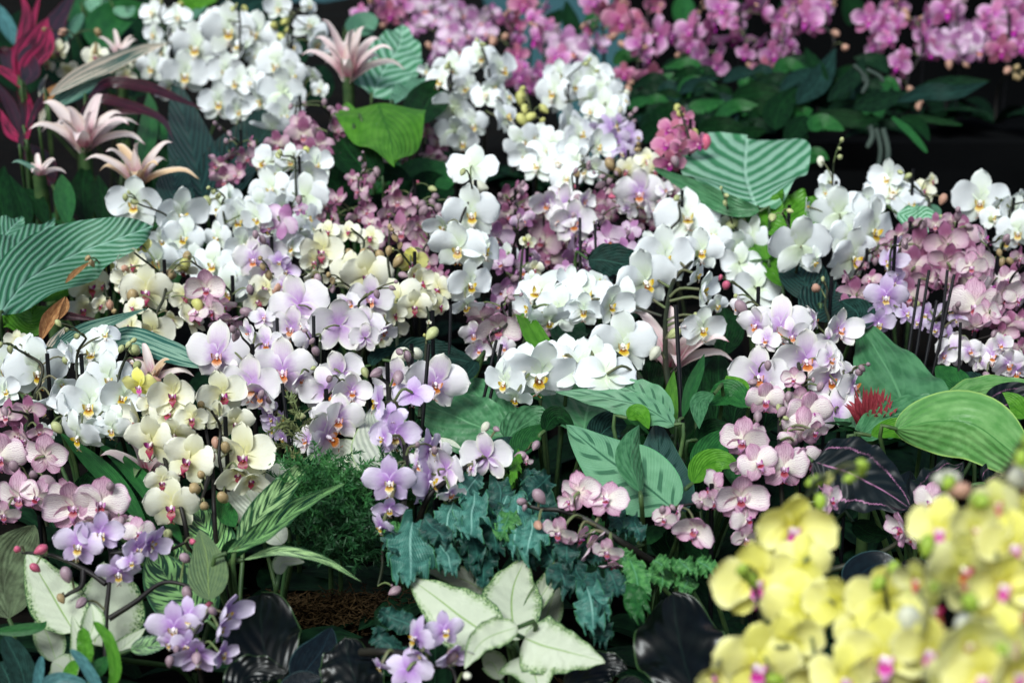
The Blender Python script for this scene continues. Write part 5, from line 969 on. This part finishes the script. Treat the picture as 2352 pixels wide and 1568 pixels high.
plant('leafy_plant', 'long green straps in the dark between the lower left orchids', 'foliage plant',
 [([(340,1215),(270,1120),(200,1050),(135,990)], 24, 'mid', 'lance', dict(dz=.02)), ([(420,1250),(360,1150),(290,1070),(215,1010)], 24, 'mid', 'lance', dict(dz=.04)), ([(400,1280),(340,1200),(270,1140),(200,1090)], 24, 'deep', 'lance', dict(dz=.04)),
  ([(180,1180),(200,1120),(230,1070)], 30, 'deep', 'lance', dict(dz=.1)), ([(260,1190),(290,1100),(280,1010)], 45, 'deep', 'ovate', dict(dz=.14)), ([(420,1230),(430,1160),(420,1100)], 40, 'deep', 'ovate', dict(dz=.14)), ([(360,1180),(410,1150),(440,1180)], 30, 'mid', 'lance', dict(dz=.08)),
  ([(640,1100),(620,1030),(610,970)], 50, 'deep', 'ovate', dict(dz=.16)), ([(560,1100),(540,1050),(550,980)], 40, 'deep', 'ovate', dict(dz=.18)), ([(700,1050),(690,990),(700,930)], 50, 'deep', 'ovate', dict(dz=.2))], GBr)
plant('leafy_plant', 'broad brownish olive leaf at the left edge, lower left', 'foliage plant',
 [([(20,1420),(10,1350),(30,1280),(80,1205)], 82, 'olived', 'ovate', dict(dz=.04, nu=11)), ([(-20,1450),(40,1448),(90,1440),(108,1425)], 14, 'mid', 'lance', dict(dz=-.05))], GBr)
plant('leafy_plant', 'smooth blue green and lime straps in the bottom left corner', 'foliage plant',
 [([(235,1590),(215,1560),(190,1520),(162,1490)], 13, 'bluel', 'strap', dict(dz=-.14)), ([(90,1600),(88,1560),(96,1505)], 12, 'bluel', 'strap', dict(dz=-.1)), ([(90,1590),(130,1560),(200,1570)], 16, 'bluel', 'strap', dict(dz=-.1)),
  ([(250,1590),(265,1540),(250,1470),(215,1425)], 14, 'lime', 'strap', dict(dz=-.12, rip=.2)), ([(200,1530),(195,1490),(190,1440)], 18, 'lime', 'strap', dict(dz=-.11, rip=.2)), ([(210,1560),(230,1530),(255,1505)], 18, 'mid', 'ovate', dict(dz=-.1)),
  ([(60,1610),(50,1540),(10,1460)], 30, 'teal', 'strap', dict(dz=-.06)), ([(30,1610),(20,1560),(0,1520)], 40, 'teal', 'strap', dict(dz=-.03)), ([(165,1590),(160,1550),(175,1515)], 16, 'lime', 'strap', dict(dz=-.08))], GBr)
# --- glossy black leaves
plant('black_leaf_plant', 'heart shaped glossy black leaf beside the compact lavender cluster', 'foliage plant',
 [([(640,1560),(610,1500),(600,1440),(600,1368)], 92, 'black', 'round', dict(dz=-.02, rip=.2, nu=21, fold=.2, ripn=1.5, nt=40)), ([(540,1610),(560,1560),(600,1540),(660,1545)], 45, 'black', 'ovate', dict(dz=-.08, rip=.15))], GBl)
plant('black_leaf_plant', 'flat black teal leaf with a thin pale rim, bottom centre left', 'foliage plant',
 [([(680,1570),(710,1530),(740,1490),(762,1440)], 46, 'blackt', 'ovate', dict(dz=-.04, nu=11)), ([(640,1610),(690,1570),(740,1555)], 30, 'blackt', 'ovate', dict(dz=-.1))], GBl)
plant('black_leaf_plant', 'domed black leaf cut by the bottom edge left of the arching lavender', 'foliage plant',
 [([(830,1620),(815,1560),(800,1510),(795,1466)], 72, 'black', 'round', dict(dz=-.06, rip=.16, nu=13, fold=-.3))], GBl)
plant('black_leaf_plant', 'large round shiny black leaf just left of the yellow orchids', 'foliage plant',
 [([(1590,1585),(1570,1510),(1555,1440),(1545,1365)], 108, 'black', 'round', dict(dz=-.08, rip=.17, ripn=2.3, nu=23, fold=-.25, nt=44))], GBl)
plant('black_leaf_plant', 'low ribbed black leaves under the white heart shaped leaf', 'foliage plant',
 [([(1300,1580),(1350,1550),(1400,1530),(1442,1535)], 44, 'black', 'ovate', dict(dz=-.06, rip=.12, nu=13)), ([(1420,1600),(1450,1575),(1480,1570)], 26, 'black', 'ovate', dict(dz=-.1))], GBl)
plant('black_leaf_plant', 'dark leaf rim showing above the blurred yellow orchids', 'foliage plant',
 [([(1960,1360),(1975,1320),(2020,1295),(2070,1305)], 40, 'blackt', 'ovate', dict(dz=-.05, nu=11)), ([(2120,1340),(2100,1310),(2070,1290)], 34, 'black', 'ovate', dict(dz=-.02))], GBl)
# --- crinkled ferns
rf = random.Random(21)
def fern(label, items, mat, rs=.55):
    lv = []
    for (x, y, dx, dy, hw, m) in items:
        lv.append(([(x, y), (x+dx*.4+rf.uniform(-6, 6), y+dy*.35), (x+dx*.8, y+dy*.7), (x+dx, y+dy, -.01)], hw, m or mat, 'ovate', dict(lob=.42, lobn=rf.choice([4, 5, 5]), nt=64, nu=13, rip=.34, ripn=3.5, fold=-.3, roll=rf.uniform(-25, 25), dz=rf.uniform(-.04, .02))))
    return plant('crinkled_fern', label, 'fern', lv, GFe, stalk=False, part='frond', dz=-.06)
fern('blue green fern with a bright broad frond hanging down, left of the others', [(948,1195,-5,145,58,'blue'),(930,1215,-50,10,26,'kaleg'),(975,1190,50,60,36,'kaled'),(1000,1200,20,110,34,'kaled'),(900,1210,10,60,30,'kaled'),(1010,1250,30,70,30,'blue'),(960,1440,-90,-40,30,'kaled'),(905,1500,-40,-60,34,'kaled'),(940,1500,-50,10,30,'kaled')], 'blue')
fern('blue green fern curling thickly above the white rimmed leaves', [(1040,1150,-20,100,44,'blue'),(1090,1130,-10,110,46,'blue'),(1060,1180,40,110,40,'kaled'),(1120,1150,20,120,40,'kaled'),(1075,1230,20,80,34,'kaled'),(1110,1240,0,110,32,'kaled'),(1100,1090,-40,60,34,'blue'),(1060,1100,-50,40,30,'kaled'),(1140,1100,10,80,34,'kaled')], 'kaled')
fern('blue green fern left of the starry pink orchid', [(1190,1140,-10,130,46,'blue'),(1220,1190,-10,90,44,'blue'),(1170,1130,-30,80,36,'blue'),(1190,1220,20,90,34,'kaled'),(1240,1120,10,100,40,'kaled'),(1265,1090,-60,60,34,'kaled'),(1215,1080,10,70,36,'kaled'),(1260,1170,20,90,34,'kaled'),(1250,1250,30,60,36,'kaled'),(1170,1170,-20,70,30,'kaleg')], 'blue')
fern('dark fern fronds hanging below the starry pink orchid', [(1345,1340,20,110,44,'blue'),(1320,1280,20,80,38,'kaled'),(1370,1310,10,90,36,'kaled'),(1390,1420,-10,60,30,'kaled'),(1290,1290,10,70,36,'kaled'),(1310,1230,-10,70,34,'kaled'),(1400,1310,20,60,30,'kaled'),(1350,1240,20,50,34,'kaled')], 'kaled')
fern('fresh green fern between the black stem and the yellow orchids', [(1445,1280,25,110,34,'kaleg'),(1420,1260,30,50,30,'kaleg'),(1440,1340,30,80,30,'mid'),(1530,1290,-10,60,32,'kaleg'),(1560,1280,30,40,30,'kaleg'),(1600,1285,40,30,28,'kaleg'),(1500,1285,30,20,26,'kaleg'),(1580,1320,-10,40,28,'kaleg'),(1410,1170,30,60,30,'kaled'),(1460,1180,10,60,26,'kaled'),(1380,1190,-40,30,28,'kaleg')], 'kaleg')
fern('lime tipped fern frond beside the bud left of the sage leaf', [(1190,1035,-15,80,14,'lime'),(1175,1085,0,35,14,'lime'),(1160,1050,30,30,16,'kaleg')], 'lime')
# --- asparagus fern: hundreds of needles nobody could count
def needles(label, cx, cy, w, h, n, dz, mat, seed):
    rr = random.Random(seed); D = dep(cy)+dz; base = P(cx, cy+h*.7, D+.05); base.z = soil(base.x, base.y)
    root = thing('asparagus_fern', base, label, 'fern', None); m = MB()
    for k in range(n):
        a = rr.uniform(0, 2*PI); q = rr.random()**.5; x, y = cx+w*q*math.cos(a), cy+h*q*math.sin(a)
        p = P(x, y, D+rr.uniform(-.07, .07))-base; d = Vector((rr.uniform(-1, 1), rr.uniform(-1, .3), rr.uniform(-.2, 1))).normalized(); L = rr.uniform(.025, .05)
        m.tube([p, p+d*L*.5+Vector((0,0,.003)), p+d*L], [.0006, .0005, .0003], 0, 3)
        for j in range(9):
            t = j/9; b = p+d*L*(.15+.85*t)
            for s in range(3):
                nd = (d*rr.uniform(.3, 1)+Vector((rr.uniform(-1,1), rr.uniform(-1,1), rr.uniform(-1,1)))*.8).normalized(); l = rr.uniform(.007, .013)*(1-.4*t); sd = nd.cross(Vector((rr.uniform(-1,1), 1, rr.uniform(-1,1)))).normalized()*.0009
                m.grid([[b-sd*.5, b+sd*.5], [b+nd*l*.5-sd, b+nd*l*.5+sd], [b+nd*l-sd*.2, b+nd*l+sd*.2]], [[(0,0),(1,0)],[(0,.5),(1,.5)],[(0,1),(1,1)]])
    m.obj('foliage', mat, root); st = MB(); st.tube([Vector((0,0,0)), (P(cx, cy, D+.03)-base)], [.004, .002], 0, 5); st.obj('stem', m_petiole, root)
m_asp = plain('asparagus fern green', '#1f5a2c', '#4c8a4a', .5, .35, .15, 30)
m_aspd = plain('asparagus fern dark green', '#183f22', '#2f6236', .5, .35, .15, 30)
needles('feathery green asparagus fern under the tilted lilac bloom, left of centre', 755, 1130, 105, 70, 150, -.03, m_asp, 5)
needles('feathery dark asparagus fern above the brown moss, left of centre', 780, 1225, 110, 75, 190, .03, m_aspd, 6)
needles('sparse yellowish fern sprigs beside the front lilac stem, left of centre', 678, 1010, 30, 50, 14, -.08, plain('dry fern sprig', '#6a7448', '#7a8a5c'), 7)
needles('feathery fern sprigs at the foot of the curling lavender stem', 920, 1080, 60, 50, 60, -.03, m_asp, 8)
# --- brown moss and fibres: stuff
rm = random.Random(9); m = MB()
for k in range(1500):
    x = rm.gauss(760, 120); y = rm.gauss(1390, 70)
    if y < 1270: continue
    q = P(x, y, 2.05); p = Vector((q.x, q.y, soil(q.x, q.y)+rm.uniform(.0, .05))); pts = [p]
    for j in range(4): pts.append(pts[-1]+Vector((rm.uniform(-1,1), rm.uniform(-1,1), rm.uniform(-.4,.7)))*.009)
    m.tube(pts, [.0009, .001, .0009, .0007, .0004], 0, 3)
for k in range(500):
    q = P(rm.gauss(1430, 50), rm.gauss(1510, 30), 1.95); p = Vector((q.x, q.y, soil(q.x, q.y)+rm.uniform(.0, .03))); pts = [p]
    for j in range(4): pts.append(pts[-1]+Vector((rm.uniform(-1,1), rm.uniform(-1,1), rm.uniform(-.4,.6)))*.012)
    m.tube(pts, [.0008]*5, 0, 3)
tag(m.obj('moss_fibres', plain('brown moss', '#241b12', '#4c3c26', .9, .1, 0, 20)), 'tangled brown moss and root fibres on the bark', kind='stuff')
# --- dark strap leaves of the hanging pink orchids at the back right, and their roots
def leafset(label, lv, **k): return plant('orchid_foliage', label, 'foliage plant', lv, 'dark strap leaves under the pink orchids', stalk=False, **k)
S_ = 'strap'
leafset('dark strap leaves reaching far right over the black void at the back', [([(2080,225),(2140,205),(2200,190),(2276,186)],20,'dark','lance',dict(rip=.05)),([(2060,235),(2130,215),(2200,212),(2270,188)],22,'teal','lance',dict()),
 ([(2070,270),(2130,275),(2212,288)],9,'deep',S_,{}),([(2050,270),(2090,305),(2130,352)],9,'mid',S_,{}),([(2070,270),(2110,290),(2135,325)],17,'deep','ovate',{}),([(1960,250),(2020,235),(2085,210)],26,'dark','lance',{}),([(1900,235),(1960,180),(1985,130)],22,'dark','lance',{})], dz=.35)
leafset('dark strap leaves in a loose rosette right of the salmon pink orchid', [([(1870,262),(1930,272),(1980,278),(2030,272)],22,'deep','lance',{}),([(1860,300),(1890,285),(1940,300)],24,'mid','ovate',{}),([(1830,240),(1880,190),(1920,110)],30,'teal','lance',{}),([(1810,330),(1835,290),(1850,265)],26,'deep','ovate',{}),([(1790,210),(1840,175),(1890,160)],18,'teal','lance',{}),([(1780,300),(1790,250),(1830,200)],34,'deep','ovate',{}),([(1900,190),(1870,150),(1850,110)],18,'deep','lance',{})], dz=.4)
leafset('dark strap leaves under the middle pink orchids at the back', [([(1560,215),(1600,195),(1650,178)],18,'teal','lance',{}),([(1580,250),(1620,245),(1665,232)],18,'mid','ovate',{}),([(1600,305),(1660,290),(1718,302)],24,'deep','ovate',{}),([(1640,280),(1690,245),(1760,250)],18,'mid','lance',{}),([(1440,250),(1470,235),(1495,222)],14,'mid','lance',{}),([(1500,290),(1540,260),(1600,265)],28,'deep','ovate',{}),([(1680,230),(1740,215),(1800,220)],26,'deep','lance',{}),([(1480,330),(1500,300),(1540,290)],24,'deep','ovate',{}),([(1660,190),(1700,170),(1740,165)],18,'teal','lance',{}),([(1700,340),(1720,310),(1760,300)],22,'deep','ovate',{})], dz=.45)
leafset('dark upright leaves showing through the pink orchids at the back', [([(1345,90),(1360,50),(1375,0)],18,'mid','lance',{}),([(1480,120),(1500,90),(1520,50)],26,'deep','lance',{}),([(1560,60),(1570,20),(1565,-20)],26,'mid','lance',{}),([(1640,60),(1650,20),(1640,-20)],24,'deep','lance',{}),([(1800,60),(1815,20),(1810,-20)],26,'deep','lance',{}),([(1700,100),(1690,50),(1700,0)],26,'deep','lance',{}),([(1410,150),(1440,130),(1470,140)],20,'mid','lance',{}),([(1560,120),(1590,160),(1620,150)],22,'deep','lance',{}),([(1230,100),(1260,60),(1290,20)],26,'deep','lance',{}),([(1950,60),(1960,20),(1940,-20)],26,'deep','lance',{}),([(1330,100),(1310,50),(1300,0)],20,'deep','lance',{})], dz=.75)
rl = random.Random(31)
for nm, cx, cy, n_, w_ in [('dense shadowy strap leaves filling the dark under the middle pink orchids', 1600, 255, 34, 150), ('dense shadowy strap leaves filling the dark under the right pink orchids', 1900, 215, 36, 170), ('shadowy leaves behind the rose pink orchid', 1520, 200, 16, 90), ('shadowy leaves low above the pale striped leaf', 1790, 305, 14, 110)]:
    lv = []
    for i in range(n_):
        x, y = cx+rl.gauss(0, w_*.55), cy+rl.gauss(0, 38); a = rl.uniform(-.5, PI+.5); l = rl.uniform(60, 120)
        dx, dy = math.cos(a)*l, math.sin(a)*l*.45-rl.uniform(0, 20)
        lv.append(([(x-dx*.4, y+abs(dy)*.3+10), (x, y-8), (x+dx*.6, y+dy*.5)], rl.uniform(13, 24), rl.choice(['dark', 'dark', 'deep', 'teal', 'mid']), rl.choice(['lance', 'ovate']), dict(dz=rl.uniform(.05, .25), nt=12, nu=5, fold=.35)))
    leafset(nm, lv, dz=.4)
ra = thing('aerial_roots', P(2010,290,dep(280)+.3), 'pale aerial roots dangling in the dark below the pink orchids', 'roots'); m_root = plain('silver root', '#2c3834', '#46544c', .7, .2)
for (x, y, x2, y2, r) in [(1998,288,1992,340,.006),(2028,295,2034,400,.006),(2012,295,2016,392,.005),(1960,150,1985,190,.005),(1990,160,2030,190,.005),(1568,250,1585,262,.004),(1575,240,1560,268,.004),(1985,170,1980,215,.005)]:
    a = P(x,y,dep(280)+.3); b = P(x2,y2,dep(280)+.3); m = MB(); m.tube([q-ra.location for q in cr([a, a.lerp(b,.5)+Vector((.008,0,0)), b],8)], [r]*8+[r*.6], 0, 6); m.obj('root', m_root, ra)
